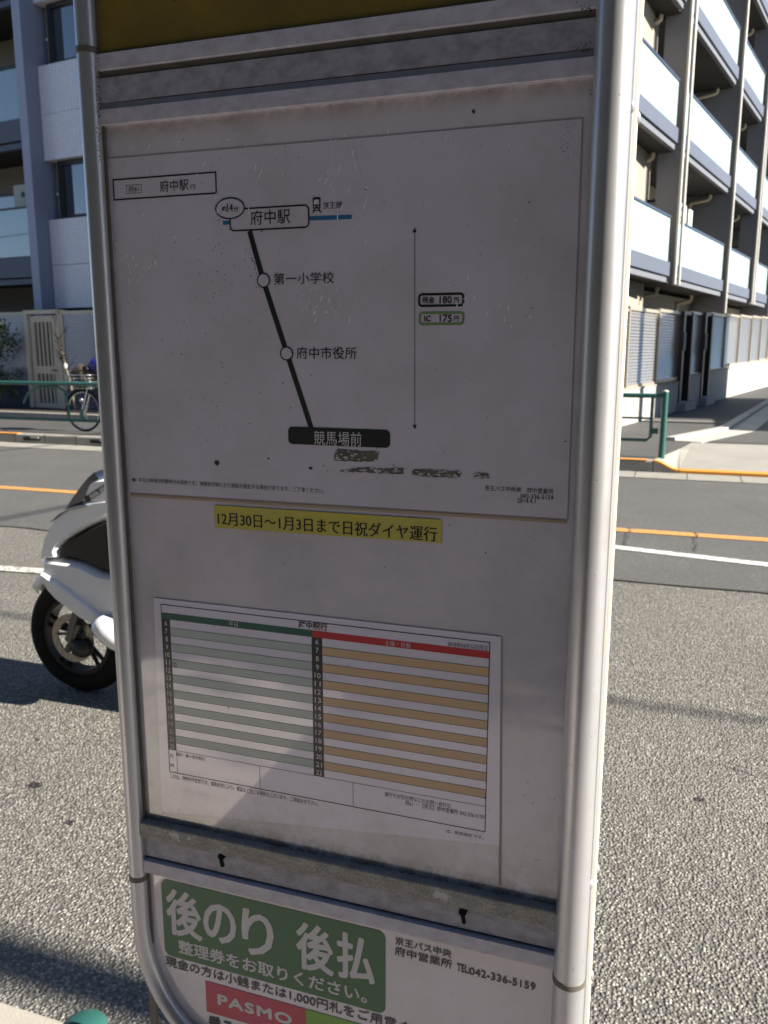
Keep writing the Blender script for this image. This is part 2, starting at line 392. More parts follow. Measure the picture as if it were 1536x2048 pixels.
for fl in range(NF):
    z = FL0 + FH * fl
    for bi, (s0, s1, kr_) in enumerate(bays):
        e0, e1 = s0 + .26, s1 - .42
        wd = e1 - e0
        sl = MB().box(F, s0 + .092, s1 - .092, -1.74, -.16, z + .02, z + .20).build('balcony', SOFFIT, bld)
        MB().box(F, e0, e1, -.16, -.05, z, z + .115).build('lower_band', BAND, sl)
        MB().box(F, e0, e1 + .05, -.10, 0, z + .15, z + .475).build('fascia', FASCIA, sl)
        # glass in panes between slim posts
        n = max(1, round(wd / 1.05)); pw = wd / n
        for k in range(n):
            piece('glass_pane', ('gp', round(pw, 3)), F, e0 + k * pw + .006, -.05, z + .49, FROST, sl, lambda b, pw=pw: b.box(LS, 0, pw - .012, -.012, 0, 0, 1.0))
        MB().box(F, e0, e1, -.075, -.02, z + 1.495, z + 1.54).build('handrail', RAILM, sl)
        # interior: partition board, window, drain pipe
        if kr_ == 'board':
            MB().box(F, s1 - .03, s1 + .03, -1.70, -.55, z + .25, z + 1.95).build('partition_board', BEIGE, sl)
            MB().box(F, s1 - .05, s1 + .05, -1.74, -.52, z + 1.96, z + 2.02).build('partition_frame', BLACKG, sl)
        ps = s1 - .35
        MB().tube([F.p(ps, -1.15, z + .2), F.p(ps, -1.15, z + FH - .30), F.p(ps, -1.13, z + FH - .22), F.p(ps, -1.05, z + FH - .2), F.p(ps, -.62, z + FH - .15), F.p(ps, -.57, z + FH - .11), F.p(ps, -.56, z + FH)], .05, 8).build('drain_pipe', PIPE, sl)
        wn = MB().box(F, s0 + wd * .25, s0 + wd * .25 + 1.8, -1.76, -1.71, z + .3, z + 2.3).build('window', WFRAME, bld)
        for q in (0, 1):
            MB().box(F, s0 + wd * .25 + .06 + q * .88, s0 + wd * .25 + .86 + q * .88, -1.72, -1.70, z + .38, z + 2.22).build('pane', DGLASS, wn)
# ground-floor pipes and soffit beam over the fence
for s1 in (1.55, 6.0, 10.0, 14.2):
    MB().tube([F.p(s1, -.55, 3.02), F.p(s1, -.58, 2.86), F.p(s1 - .02, -.95, 2.80), F.p(s1 - .02, -.97, 2.7), F.p(s1 - .02, -.97, 1.5)], .055, 8).build('drain_pipe', PIPE, bld)
# outdoor units standing on two balconies
m = F.p(6.9, -1.15, FL0 + .22)
ac_mat = weathered('air_conditioner_white', (.70, .69, .64), .5, var=.1)
def aircon(F, s, t, z, label):
    a = thing('air_conditioner', label, 'air conditioner', F.p(s, t, z))
    MB().box(F, s, s + .8, t - .28, t, z, z + .56).build('casing', ac_mat, a, bevel=.02)
    MB().disc(F.p(s + .3, t + .003, z + .28), F.n, .21, .02, 24, .19).build('fan_ring', WFRAME, a)
    for k in range(5): MB().box(F, s + .12, s + .48, t + .004, t + .012, z + .12 + k * .08, z + .13 + k * .08).build('grille_bar', WFRAME, a)
    return a
aircon(F, 8.05, -.6, 4.84, 'white air conditioner hung above the lowest balcony glass, right of the double downpipes')
MB().box(F, 9.15, 9.6, -.9, -.6, FL0 + .2, 5.36).build('tall_locker', ac_mat, bld)

# front wing
F = BLD_F
m = Mat('white_mosaic_tile', (.56, .56, .62), .28)
tc = m.n.new('ShaderNodeTexBrick'); tc.inputs['Scale'].default_value = 1.0
tc.inputs['Brick Width'].default_value = .10; tc.inputs['Row Height'].default_value = .05; tc.inputs['Mortar Size'].default_value = .0035
tc.offset = 0.0
tc.inputs['Color1'].default_value = (.80, .78, .84, 1); tc.inputs['Color2'].default_value = (.74, .72, .78, 1); tc.inputs['Mortar'].default_value = (.36, .35, .38, 1)
cx = m.n.new('ShaderNodeSeparateXYZ'); m.l.new(m.geo.outputs['Position'], cx.inputs[0])
cb = m.n.new('ShaderNodeCombineXYZ')
m.l.new(m.math('MULTIPLY', cx.outputs[0], 1.0125), cb.inputs[0]); m.l.new(cx.outputs[2], cb.inputs[1]); m.l.new(cb.outputs[0], tc.inputs['Vector'])
m.l.new(tc.outputs['Color'], m.b.inputs['Base Color']); TILE = m.m
wf = MB().box(F, -12, 11.5, -9, -1.62, .1, 21).build('front_wall', BEIGE, bld)
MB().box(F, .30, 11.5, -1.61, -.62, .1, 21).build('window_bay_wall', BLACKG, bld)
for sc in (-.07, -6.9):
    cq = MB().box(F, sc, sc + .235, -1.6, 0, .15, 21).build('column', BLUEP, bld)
    MB().box(F, sc - .002, sc + .237, .002, .012, .15, 21).build('lit_column_face', BLUE_LIT, cq)
lev = [2.39, 5.56, 8.73, 11.9]
for i, z in enumerate(lev):
    for (sa, sb) in ((.18, 2.55), (2.57, 4.95)):
        tb = MB().box(F, sa, sb, -.62, -.35, z, z + .935).build('tile_panel', TILE, bld)
        MB().box(F, sa, sb, -.62, -.35, z + .945, z + 1.92).build('tile_panel', TILE, bld)
    z0 = z + 1.93; z1 = lev[i + 1] - .01 if i < 3 else z0 + 1.2
    for sa in (.40, 2.75):
        wn = MB()
        for q in ((sa, sa + .10, z0, z1), (sa + 1.9, sa + 2.0, z0, z1), (sa + .10, sa + 1.9, z0, z0 + .09), (sa + .10, sa + 1.9, z1 - .09, z1), (sa + .86, sa + .98, z0 + .09, z1 - .09)):
            wn.box(F, q[0], q[1], -.60, -.50, q[2], q[3])
        wn = wn.build('window', WFRAME, bld)
        MB().box(F, sa + .10, sa + .86, -.57, -.555, z0 + .09, z1 - .09).build('pane', DGLASS, wn)
        MB().box(F, sa + .98, sa + 1.9, -.585, -.57, z0 + .09, z1 - .09).build('pane', DGLASS, wn)
        MB().tube([F.p(sa - .06, -.56, z0 + .55), F.p(sa - .06, -.50, z0 + .55)], .03, 8).build('vent_cap', PIPEW, wn)
bl = [2.98, 5.86, 8.72, 11.6]
for i, z in enumerate(bl):
    sl = MB().box(F, -6.65, -.075, -1.6, -.17, z + .02, z + .2).build('balcony', SOFFIT, bld)
    MB().box(F, -6.6, -.08, -.17, -.05, z - .06, z + .06).build('lower_band', FASCIA, sl)
    MB().box(F, -6.6, -.08, -.10, 0, z + .09, z + .53).build('fascia', FASCIA, sl)
    for k in range(6):
        piece('glass_pane', 'gpf', F, -6.6 + k * 1.086, -.05, z + .55, GLASSB, sl, lambda b: b.box(LF, 0, 1.074, -.012, 0, 0, 1.02))
    MB().box(F, -6.6, -.08, -.075, -.02, z + 1.575, z + 1.61).build('handrail', WFRAME, sl)
    wn = MB().box(F, -4.2, -2.0, -1.61, -1.56, z + .3, z + 2.3).build('window', WFRAME, bld)
    MB().box(F, -4.1, -3.15, -1.565, -1.55, z + .38, z + 2.22).build('pane', DGLASS, wn)
    MB().box(F, -3.05, -2.1, -1.565, -1.55, z + .38, z + 2.22).build('pane', DGLASS, wn)
    MB().tube([F.p(-.45, -1.5, z + .2), F.p(-.45, -1.5, z + 2.8)], .05, 8).build('drain_pipe', PIPE, sl)
# things hung behind the second floor glass
MB().box(F, -1.95, -1.10, -1.3, -1.2, 4.65, 5.35).build('hanging_sheet', ac_mat, bld)
MB().disc(F.p(-1.62, -1.195, 5.12), F.n, .07, .01, 16).build('vent_hole', WFRAME, bld)
for k in range(3):
    MB().box(F, -1.78 + k * .42, -1.42 + k * .42, -.42, -.40, 3.62, 4.28).build('drying_towel', CURTAIN, bld)

# ------------------------------------------------------------------ louvered boundary fence (side) and gates
LOUV = weathered('bronze_louver_metal', (.36, .34, .315), .18, .55, var=.12, scale=3)
LOUVF = weathered('bronze_post_metal', (.42, .37, .31), .35, .4, var=.12, scale=4)
DARKB = weathered('dark_brown_gate_metal', (.045, .035, .03), .4, .3, var=.2, scale=4)
WALLW = weathered('white_boundary_wall', (.38, .375, .355), .8, var=.18, scale=1.4, bump=.1, streak=.08)
F = FENCE_S; LSF = local(FENCE_S)
fs = thing('louvered_fence', 'bronze louvered fence on a white base wall beside the side street', 'fence', F.p(0, 0, .15))
sx = lambda x: F.hit(x, 700)[0]
zt = lambda s: .018 * s
def fence_panel(root, F, L, s0, s1, key):
    off = zt((s0 + s1) / 2); z0, z1 = .86 + off, 2.18 + off
    pf = MB().box(F, s0, s1, -.03, .03, z1, z1 + .06).build('top_rail', LOUVF, root)
    MB().box(F, s0, s1, -.035, .035, z0 - .06, z0).build('bottom_rail', LOUVF, root)
    n = 23; pitch = (z1 - z0) / n; wdt = round(s1 - s0 - .05, 2)
    for k in range(n):
        piece('louver_slat', key + str(wdt), F, s0 + .025, 0, z0 + k * pitch, LOUV, root,
              lambda b: b.add([L.p(0, .014, .001), L.p(wdt, .014, .001), L.p(wdt, .018, .004), L.p(0, .018, .004), L.p(0, -.004, pitch - .001), L.p(wdt, -.004, pitch - .001), L.p(wdt, -.008, pitch - .004), L.p(0, -.008, pitch - .004)],
                              [(0, 1, 2, 3), (3, 2, 5, 4), (4, 5, 6, 7), (7, 6, 1, 0), (0, 3, 4, 7), (1, 6, 5, 2)]))
def fpost(root, F, s, w=.05, t=.045, mat=LOUVF, z0=.80, z1=2.26, name='post'):
    return MB().box(F, s - w / 2, s + w / 2, -t, t, z0 + zt(s), z1 + zt(s)).build(name, mat, root)
posts = [-5.4, -3.5, sx(1252), sx(1312), 2.3]
for a, b in zip(posts[:-1], posts[1:]): fence_panel(fs, F, LSF, a, b, 'fs')
for s in posts[:-1]: fpost(fs, F, s)
g0, g1, g2, g3 = sx(1376), sx(1399), sx(1415), sx(1446)
fence_panel(fs, F, LSF, g0, g1, 'fs'); fence_panel(fs, F, LSF, g2, g3, 'fs')
rest = [g3, sx(1474), sx(1498), sx(1517), sx(1533), sx(1533) + 2.1]
for a, b in zip(rest[:-1], rest[1:]): fence_panel(fs, F, LSF, a, b, 'fs')
for s in rest: fpost(fs, F, s)
for (a, b) in ((-5.4, 2.3), (g0, g1), (g2, 8.15), (8.16, 18.5)):
    MB().box(F, a, b, -.09, .07, .0, .80 + zt((a + b) / 2)).build('base_wall', WALLW, fs)
    MB().box(F, a - .01, b + .01, -.10, .085, .802 + zt((a + b) / 2), .83 + zt((a + b) / 2)).build('coping', CONC, fs)
def gate(s0, s1, label):
    gt = thing('entrance_gate', label, 'gate', F.p((s0 + s1) / 2, 0, .15), 'dark gates in the louvered fence')
    MB().box(F, s0, s0 + .16, -.06, .10, .34, 2.24 + zt(s0)).build('gate_post', DARKB, gt)
    MB().box(F, s1 - .16, s1, -.06, .10, .34, 2.24 + zt(s0)).build('gate_post', DARKB, gt)
    dl = MB().box(F, s0 + .17, s1 - .17, -.12, -.06, .36, 2.16 + zt(s0)).build('door_leaf', DARKB, gt)
    MB().box(F, s0 + .17, s1 - .17, -.05, .08, 2.17 + zt(s0), 2.24 + zt(s0)).build('lintel', DARKB, gt)
    MB().box(F, s0 + .03, s0 + .14, .102, .13, 1.45, 1.83).build('intercom_plate', CONC_W, gt)
    MB().box(F, s0 - .02, s1 + .02, -.10, .25, .10, .33).build('doorstep', WALLW, gt)
gate(2.31, g0, 'dark brown entrance gate nearest the guardrail, in the shadowed fence'); gate(g1, g2, 'dark brown entrance gate farther along, between two shadowed louver panels')

# ------------------------------------------------------------------ front fence with beige door
F = FENCE_F
ff = thing('ribbed_fence', 'blue-grey ribbed metal fence with beige posts facing the main road', 'fence', F.p(-1, 0, .15))
RIB = weathered('ribbed_fence_metal', (.44, .45, .52), .3, .35, var=.15, scale=3)
BEIGEM = weathered('beige_door_metal', (.62, .54, .42), .5, 0, var=.12, scale=4)
def ribbed(s0, s1):
    n = 30; z0, z1 = .78, 2.2; p = (z1 - z0) / n; m = MB()
    for k in range(n):
        z = z0 + k * p
        m.add([F.p(s0, 0, z), F.p(s1, 0, z), F.p(s1, .022, z + p * .35), F.p(s0, .022, z + p * .35), F.p(s1, .022, z + p * .8), F.p(s0, .022, z + p * .8), F.p(s1, 0, z + p), F.p(s0, 0, z + p)],
              [(0, 1, 2, 3), (3, 2, 4, 5), (5, 4, 6, 7)])
    m.build('rib_sheet', RIB, ff, kind='stuff')
    MB().box(F, s0, s1, -.04, .045, 2.2, 2.27).build('top_rail', BEIGEM, ff)
    MB().box(F, s0, s1, -.10, .05, .0, .77).build('base_wall', weathered('blue_grey_base_wall', (.07, .078, .11), .8, var=.15, scale=2), ff)
for (a, b) in ((-6.0, -3.0), (-2.97, .10), (1.24, 3.2), (3.23, 6.2), (6.23, 9.2), (9.23, 12.1)):
    ribbed(a, b); MB().box(F, a - .03, a + .02, -.05, .06, .1, 2.29).build('post', BEIGEM, ff)
dr = thing('slatted_door', 'beige metal gate door with vertical slats in the ribbed fence', 'door', F.p(.65, 0, .15))
MB().box(F, .11, .20, -.06, .08, .15, 2.30).build('door_frame', BEIGEM, dr); MB().box(F, 1.12, 1.20, -.06, .08, .15, 2.30).build('door_frame', BEIGEM, dr)
MB().box(F, .20, 1.12, -.06, .08, 2.22, 2.30).build('door_frame', BEIGEM, dr)
m = MB()
for q in ((.25, .36, .2, 2.18), (.92, 1.08, .2, 2.18), (.36, .92, 2.05, 2.18), (.36, .92, .95, 1.12), (.36, .92, .2, .32)): m.box(F, q[0], q[1], -.02, .03, q[2], q[3])
m.build('door_leaf', BEIGEM, dr)
MB().box(F, .36, .92, -.035, -.025, .3, 2.06).build('dark_backing', BLACKG, dr)
for k in range(4):
    for (za, zb) in ((1.12, 2.05), (.32, .95)):
        MB().box(F, .44 + k * .125, .485 + k * .125, -.02, .02, za, zb).build('door_slat', BEIGEM, dr)
MB().tube([F.p(.90, .09, 1.03), F.p(1.03, .09, 1.03)], .016, 8).build('handle', WFRAME, dr)
# planting bed kerb in front of that fence
MB().add([(-20, 13.95, .10), (-3.2, 13.95 - 1.0, .10), (-3.2, 12.80, .10), (-20, 13.75, .10), (-20, 13.95, .27), (-3.2, 12.95, .27), (-3.2, 12.80, .27), (-20, 13.75, .27)],
         [(4, 5, 6, 7), (0, 1, 5, 4), (2, 3, 7, 6), (1, 2, 6, 5), (3, 0, 4, 7)]).build('planting_bed_kerb', CONC, kind='structure')
MB().poly([(-20, 13.95, .22), (-3.2, 12.95, .22), (-3.2, 14.0, .22), (-20, 16.2, .22)]).build('planting_bed_soil', weathered('dark_soil', (.05, .04, .028), .95, bump=.8, var=.5, scale=12), kind='structure')

# ------------------------------------------------------------------ plants by the front fence
LEAF = Mat('dark_leaf', (.035, .06, .025), .5); LEAF.mix(LEAF.ramp(LEAF.noise(9, 3), .4, .65, 0, .9), (.085, .11, .045)); LEAF = LEAF.m
BARK = weathered('grey_bark', (.20, .16, .115), .9, bump=.5)
TWIG = weathered('dark_twig', (.06, .05, .04), .9)
def bush(c, h, wdt, label, seed, n=900):
    rr = random.Random(seed); b = thing('bush', label, 'bush', c); c = Vector(c)
    st = MB()
    for k in range(7):
        q = [c]
        for j in range(4): q.append(q[-1] + Vector((rr.uniform(-.1, .1), rr.uniform(-.1, .1), h / 4.6)))
        st.tube(q, [.016, .013, .01, .007, .004], 5)
    st.build('stem', BARK, b)
    clumps = [(c + Vector((rr.uniform(-1, 1) * wdt * .42, rr.uniform(-1, 1) * wdt * .35, h * rr.uniform(.12, .95))), rr.uniform(.1, .22)) for _ in range(30)]
    m = MB()
    for k in range(n):
        cc, r = rr.choice(clumps); p = cc + Vector((rr.gauss(0, 1), rr.gauss(0, 1), rr.gauss(0, 1))) * r * .55
        d = Vector((rr.uniform(-1, 1), rr.uniform(-1, 1), rr.uniform(-.4, 1))).normalized(); e = d.orthogonal().normalized(); e.rotate(__import__('mathutils').Quaternion(d, rr.uniform(0, 6)))
        L = rr.uniform(.05, .095)
        m.add([p, p + d * L * .5 + e * L * .28, p + d * L, p + d * L * .5 - e * L * .28], [(0, 1, 2, 3)])
    m.build('foliage', LEAF, b, kind='stuff'); return b
bush(FENCE_F.p(-.42, .55, .22), 1.8, 1.0, 'dark evergreen bush at the left edge in front of the ribbed fence', 4, 2600)
bush(FENCE_F.p(-2.1, .7, .22), 1.5, 1.0, 'shorter evergreen bush beyond the left edge in the planting bed', 9, 900)
sp = thing('bare_sapling', 'leafless young tree with thin twigs in front of the ribbed fence', 'tree', FENCE_F.p(1.2, .5, .22))
rr = random.Random(12)
base = FENCE_F.p(2.0, .5, .22); t0 = FENCE_F.p(1.73, .5, 1.35); t1 = FENCE_F.p(1.60, .5, 2.12)
MB().tube([base, base.lerp(t0, .5) + Vector((.03, 0, 0)), t0, t0.lerp(t1, .5) + Vector((-.02, 0, 0)), t1], [.030, .026, .019, .012, .006], 8).build('trunk', BARK, sp)
m = MB()
for k in range(26):
    q = rr.uniform(.25, 1); st = base.lerp(t0, q / .55) if q < .55 else t0.lerp(t1, (q - .55) / .45)
    d = FENCE_F.u * rr.choice((-1, 1)) * rr.uniform(.3, .9) + Vector((0, rr.uniform(-.3, .3), rr.uniform(.5, 1.2))); d.normalize(); L = rr.uniform(.18, .5)
    mid = st + d * L * .5 + Vector((rr.uniform(-.03, .03), 0, .02)); en = st + d * L
    m.tube([st, mid, en], [.008, .006, .003], 5)
    m.tube([mid, mid + (d + Vector((rr.uniform(-.8, .8), 0, .4))).normalized() * L * .4], [.005, .002], 4)
m.build('twigs', TWIG, sp, kind='stuff')
rag = MB()
for k in range(14):
    p = t0 + Vector((rr.uniform(-.05, .05), rr.uniform(-.04, .04), rr.uniform(-.06, .06))); rag.ball(p, .03, 6)
rag.build('knot', TWIG, sp)
yp = thing('marker_post', 'thin beige marker post in the planting bed beside the evergreen bush', 'post', FENCE_F.p(-.30, .9, .22))
MB().tube([FENCE_F.p(-.24, .9, .22), FENCE_F.p(-.30, .9, 1.45)], .028, 10).build('shaft', BEIGEM, yp)
MB().ball(FENCE_F.p(-.30, .9, 1.45), .03, 8).build('cap', BEIGEM, yp)

# ------------------------------------------------------------------ teal guardrails on the far pavement
TEAL = weathered('teal_rail_paint', (.028, .115, .10), .38, .1, var=.25, scale=9, speck=.35, dark=(.12, .1, .07))
def guardrail(x0, x1, Y, label, posts, spans):
    g = thing('guardrail', label, 'guardrail', ((x0 + x1) / 2, Y, .15), 'teal pipe guardrails')
    for px in posts:
        q = MB().tube([(px, Y, .14), (px, Y, .985)], .04, 14).build('post', TEAL, g)
        MB().ball((px, Y, .985), .041, 12, 1, 1, .5).build('post_cap', PIPEW if abs(px + .22) < .01 else TEAL, q)
    for (a, b) in spans:
        MB().tube([(a, Y, .93), (b, Y, .93)], .03, 12).build('top_rail', TEAL, g)
        MB().tube([(a + .12, Y, .91), (a + .12, Y, .41), (a + .17, Y, .365), (b - .17, Y, .365), (b - .12, Y, .41), (b - .12, Y, .91)], .021, 10).build('loop_rail', TEAL, g)
        MB().tube([(a + .13, Y, .645), (b - .13, Y, .645)], .014, 8).build('mid_rail', TEAL, g)
        MB().box(WORLD, b - .11, b - .03, -Y - .02, -Y + .02, .45, .52).build('clamp', TEAL, g)
guardrail(-4.3, -.22, 11.29, 'teal guardrail ending in a pale capped post by the vehicle apron', (-.22, -2.25, -4.3), ((-2.22, -.25), (-4.27, -2.28)))
gl = thing('guardrail', 'long teal guardrail in front of the parked bicycle', 'guardrail', (-11, 11.29, .15), 'teal pipe guardrails')
for px in (-14.6, -11.6, -7.6):
    q = MB().tube([(px, 11.29, .14), (px, 11.29, .985)], .04, 14).build('post', TEAL, gl); MB().ball((px, 11.29, .985), .041, 12, 1, 1, .5).build('post_cap', TEAL, q)
MB().tube([(-14.6, 11.29, .95), (-7.6, 11.29, .95)], .032, 12).build('top_rail', TEAL, gl)
MB().tube([(-14.6, 11.29, .36), (-7.6, 11.29, .36)], .022, 12).build('bottom_rail', TEAL, gl)
MB().tube([(-9.15, 11.29, .36), (-9.15, 11.29, .55)], .03, 10).build('stub', TEAL, gl)
MB().tube([(-10.3, 11.29, .62), (-10.2, 11.29, .78), (-10.0, 11.29, .88), (-9.6, 11.29, .90), (-9.45, 11.29, .82), (-9.4, 11.29, .6), (-9.4, 11.29, .36)], .018, 8).build('arch_rail', TEAL, gl)
# near green post at the lower left
npc = EYEV + ray(165, 2022) * (FPX * .05 / 90) - Vector((0, 0, .011))
gp = thing('railing_post', 'round-topped teal pipe post at the bottom left corner by the kerb', 'post', (npc.x, npc.y, .15))
MB().tube([(npc.x, npc.y, .14), (npc.x, npc.y, npc.z - .012)], .0255, 32).build('shaft', TEAL, gp)
MB().ball((npc.x, npc.y, npc.z - .012), .0256, 32, 1, 1, .5).build('cap', TEAL, gp)

# ------------------------------------------------------------------ bicycle on the far pavement
RUB = weathered('rubber', (.010, .010, .010), .8, var=.4, scale=20, spec=.2)
CHR = Mat('chrome', (.75, .75, .75), .18, 1.0).m
BLKP = Mat('black_gloss_paint', (.015, .015, .017), .22, 0, .6).m
bw = on_y(168, 823, 11.62); BX, BY = bw.x, 11.62
bk = thing('bicycle', 'city bicycle with loaded front basket parked behind the teal guardrail', 'bicycle', (BX + .5, BY, PZ))
def circ(c, r, n, plane='xz'):
    return [Vector(c) + Vector((math.cos(2 * math.pi * k / n) * r, 0, math.sin(2 * math.pi * k / n) * r)) for k in range(n)]
WR = .335
for wx in (BX, BX + 1.08):
    c = (wx, BY, PZ + WR + .012)
    wl_ = MB().tube(circ(c, WR - .005, 40), .018, 8, closed=True).build('wheel', RUB, bk)
    MB().tube(circ(c, WR - .028, 40), .010, 6, closed=True).build('rim', CHR, wl_)
    MB().tube([Vector(c) + Vector((0, -.05, 0)), Vector(c) + Vector((0, .05, 0))], .022, 10).build('hub', CHR, wl_)
    s_ = MB()
    for k in range(18):
        a = 2 * math.pi * k / 18
        s_.tube([Vector(c) + Vector((0, .03 * (-1) ** k, 0)), Vector(c) + Vector((math.cos(a) * (WR - .03), 0, math.sin(a) * (WR - .03)))], .0018, 4, cap=False)
    s_.build('spokes', CHR, wl_, kind='stuff')
zc = PZ + WR + .012; V = Vector
fr = MB().tube([(BX + .20, BY, zc + .52), (BX + .50, BY, zc - .05), (BX + 1.08, BY, zc)], .016, 8)
fr.tube([(BX + .50, BY, zc - .05), (BX + .72, BY, zc + .5)], .015, 8); fr.tube([(BX + .22, BY, zc + .42), (BX + .66, BY, zc + .12)], .015, 8)
fr.tube([(BX + .70, BY, zc + .4), (BX + 1.08, BY, zc)], .010, 8)
fr.build('frame', BLKP, bk)
fk = MB().tube([(BX, BY - .05, zc), (BX + .14, BY - .05, zc + .38), (BX + .17, BY, zc + .42)], .011, 8)
fk.tube([(BX, BY + .05, zc), (BX + .14, BY + .05, zc + .38), (BX + .17, BY, zc + .42)], .011, 8); fk.tube([(BX + .17, BY, zc + .42), (BX + .24, BY, zc + .72)], .013, 8)
fk.build('fork', CHR, bk)
fd = MB(); a0 = [V((BX, BY, zc)) + V((math.cos(R(k)) * (WR + .035), 0, math.sin(R(k)) * (WR + .035))) for k in range(15, 160, 9)]
fd.tube(a0, .024, 6).build('mudguard', BLKP, bk)
hb = MB().tube([(BX + .34, BY - .27, zc + .70), (BX + .24, BY - .16, zc + .74), (BX + .23, BY, zc + .73), (BX + .24, BY + .16, zc + .74), (BX + .34, BY + .27, zc + .70)], .012, 8)
hb.build('handlebar', CHR, bk)
MB().ball((BX + .74, BY, zc + .56), .13, 12, 1, .6, .3).build('saddle', BLKP, bk)
MB().ball((BX + .02, BY - .07, zc + .18), .035, 10, 1, .8, 1).build('lamp', CHR, bk)
MB().box(WORLD, BX - .02, BX + .06, -BY + .02, -BY + .05, zc - .09, zc + .0).build('reflector', CHR, bk)
bz = on_y(165, 766, BY).z; bt = on_y(165, 728, BY).z
bk0 = on_y(140, 745, BY).x; bk1 = on_y(190, 745, BY).x
ms = MB(); nx, nz = 5, 4
for i in range(nz + 1):
    z = bz - .08 + (bt - bz) * .7 * i / nz; e = .02 * i / nz
    ms.tube([(bk0 - e + .05, BY - .15 - e, z), (bk1 + e, BY - .15 - e, z), (bk1 + e, BY + .15 + e, z), (bk0 - e + .05, BY + .15 + e, z)], .005, 5, closed=True)
for k in range(7):
    xx = bk0 + .05 + (bk1 - bk0 - .05) * k / 6
    for yy in (-.15, .15): ms.tube([(xx, BY + yy, bz - .08), (xx, BY + yy * 1.1, bz - .08 + (bt - bz) * .7)], .004, 5)
ms.build('basket', CHR, bk)
BROWN = weathered('brown_patterned_cloth', (.06, .045, .03), .85, var=.6, scale=14, bump=.5, speck=.5, dark=(.28, .2, .09))
bgm = MB().ball(((bk0 + bk1) / 2 + .03, BY, (bz + bt) / 2 + .0), .5, 20, (bk1 - bk0) * .98, .34, (bt - bz) * 1.25)
for v in bgm.v: v.z += .03 * math.sin(v.x * 31) * math.cos(v.y * 23)
for v in bgm.v: v.z -= .05
tag(bgm.build('basket_bag', BROWN, None), 'brown patterned bag bulging out of the bicycle basket', 'bag')
tag(MB().ball(((bk0) + .015, BY - .12, bt - .035), .035, 10, 1, 1, 1.5).build('paper_roll', CONC_W, None), 'small white bundle on the left end of the brown basket bag', 'bundle')
bx_ = on_y(195, 727, BY)
cv = MB().ball((bx_.x + .07, BY, bx_.z - .03), .22, 14, 1.1, .7, .55)
for v in cv.v: v.z += .02 * math.sin(v.x * 40)
tag(cv.build('blue_cover', weathered('royal_blue_cloth', (.008, .012, .17), .6, var=.3, bump=.4), None), 'royal blue cloth cover hanging over the bicycle handlebar', 'cover')

# ------------------------------------------------------------------ surroundings outside the frame, some added, that cast the shadows and fill reflections
nh = thing('neighbour_house', 'two storey beige house across the side street outside the frame', 'house', (9, 21, .15))
MB().box(WORLD, 6.6, 14, -24.9, -19.2, .1, 6.5).build('wall', BEIGE, nh)
MB().add([(6.2, 18.9, 6.5), (14.4, 18.9, 6.5), (14.4, 25.2, 6.5), (6.2, 25.2, 6.5), (8, 22, 7.9), (12.6, 22, 7.9)], [(0, 1, 5, 4), (1, 2, 5), (2, 3, 4, 5), (3, 0, 4), (0, 3, 2, 1)]).build('roof', FASCIA, nh)
MB().box(WORLD, 6.6, 14, -19.2, -17.7, .1, 6.4).build('porch', BEIGE, nh)
MB().box(WORLD, 4.8, 9, -17.7, -15.4, .1, 2.7).build('garage', BEIGE, nh)
for yy in (20, 22.5): 
    wn = MB().box(WORLD, 6.56, 6.598, -yy - 1.2, -yy, 3.8, 5.0).build('window', WFRAME, nh); MB().box(WORLD, 6.54, 6.558, -yy - 1.1, -yy - .1, 3.9, 4.9).build('pane', DGLASS, wn)
for i, (px, py, r, h, lb) in enumerate(((6.0, 16.7, .15, 9, 'grey utility pole at the side street corner outside the frame'), (10.5, .9, .075, 7.5, 'grey street lamp pole beside the near kerb outside the frame'))):
    u = thing('utility_pole', lb, 'pole', (px, py, .15)); MB().tube([(px, py, .1), (px, py, h)], [r, r * .8], 16).build('shaft', CONC, u)
    MB().tube([(px, py, h - .1), (px + .6, py, h + .1)], .04, 8).build('arm', CONC, u)
cab = [((30, 1.40, 5.6), (-40, 1.50, 5.4), 'thick telephone cable strung along the near kerb high above the sign'),
       ((30, 1.46, 5.72), (-40, 1.56, 5.52), 'second telephone cable just above the thick one over the near kerb'),
       ((30, 3.25, 7), (-40, 4.7, 6.6), 'overhead cable running along the road high above the near lane'),
       ((4.9, 3.0, 7), (6.2, 8.2, 7), 'overhead cable crossing the road high above its middle'),
       ((2.2, 8.8, 7.4), (3.4, 13.5, 7.4), 'overhead cable crossing above the far kerb')]
for a, b, lb in cab:
    cr = .05 if 'telephone' in lb else .022; a, b = V(a), V(b); mid = a.lerp(b, .5) - V((0, 0, .15)); tag(MB().tube([a, a.lerp(b, .25) - V((0, 0, .11)), mid, a.lerp(b, .75) - V((0, 0, .11)), b], cr, 6).build('overhead_cable', RUB), lb, 'cable', 'overhead cables')
hg = MB(); rr = random.Random(21); nx, nz = 90, 30
def hp(i, k): 
    x = -26 + 52 * i / nx; z = .1 + 5.6 * k / nz
    return V((x + rr.uniform(-.1, .1), -4.2 + rr.uniform(-.25, .25) - .5 * (k / nz) ** 3, z + rr.uniform(-.08, .08)))
G_ = [[hp(i, k) for k in range(nz + 1)] for i in range(nx + 1)]
for i in range(nx):
    for k in range(nz): hg.quad(G_[i][k], G_[i + 1][k], G_[i + 1][k + 1], G_[i][k + 1])
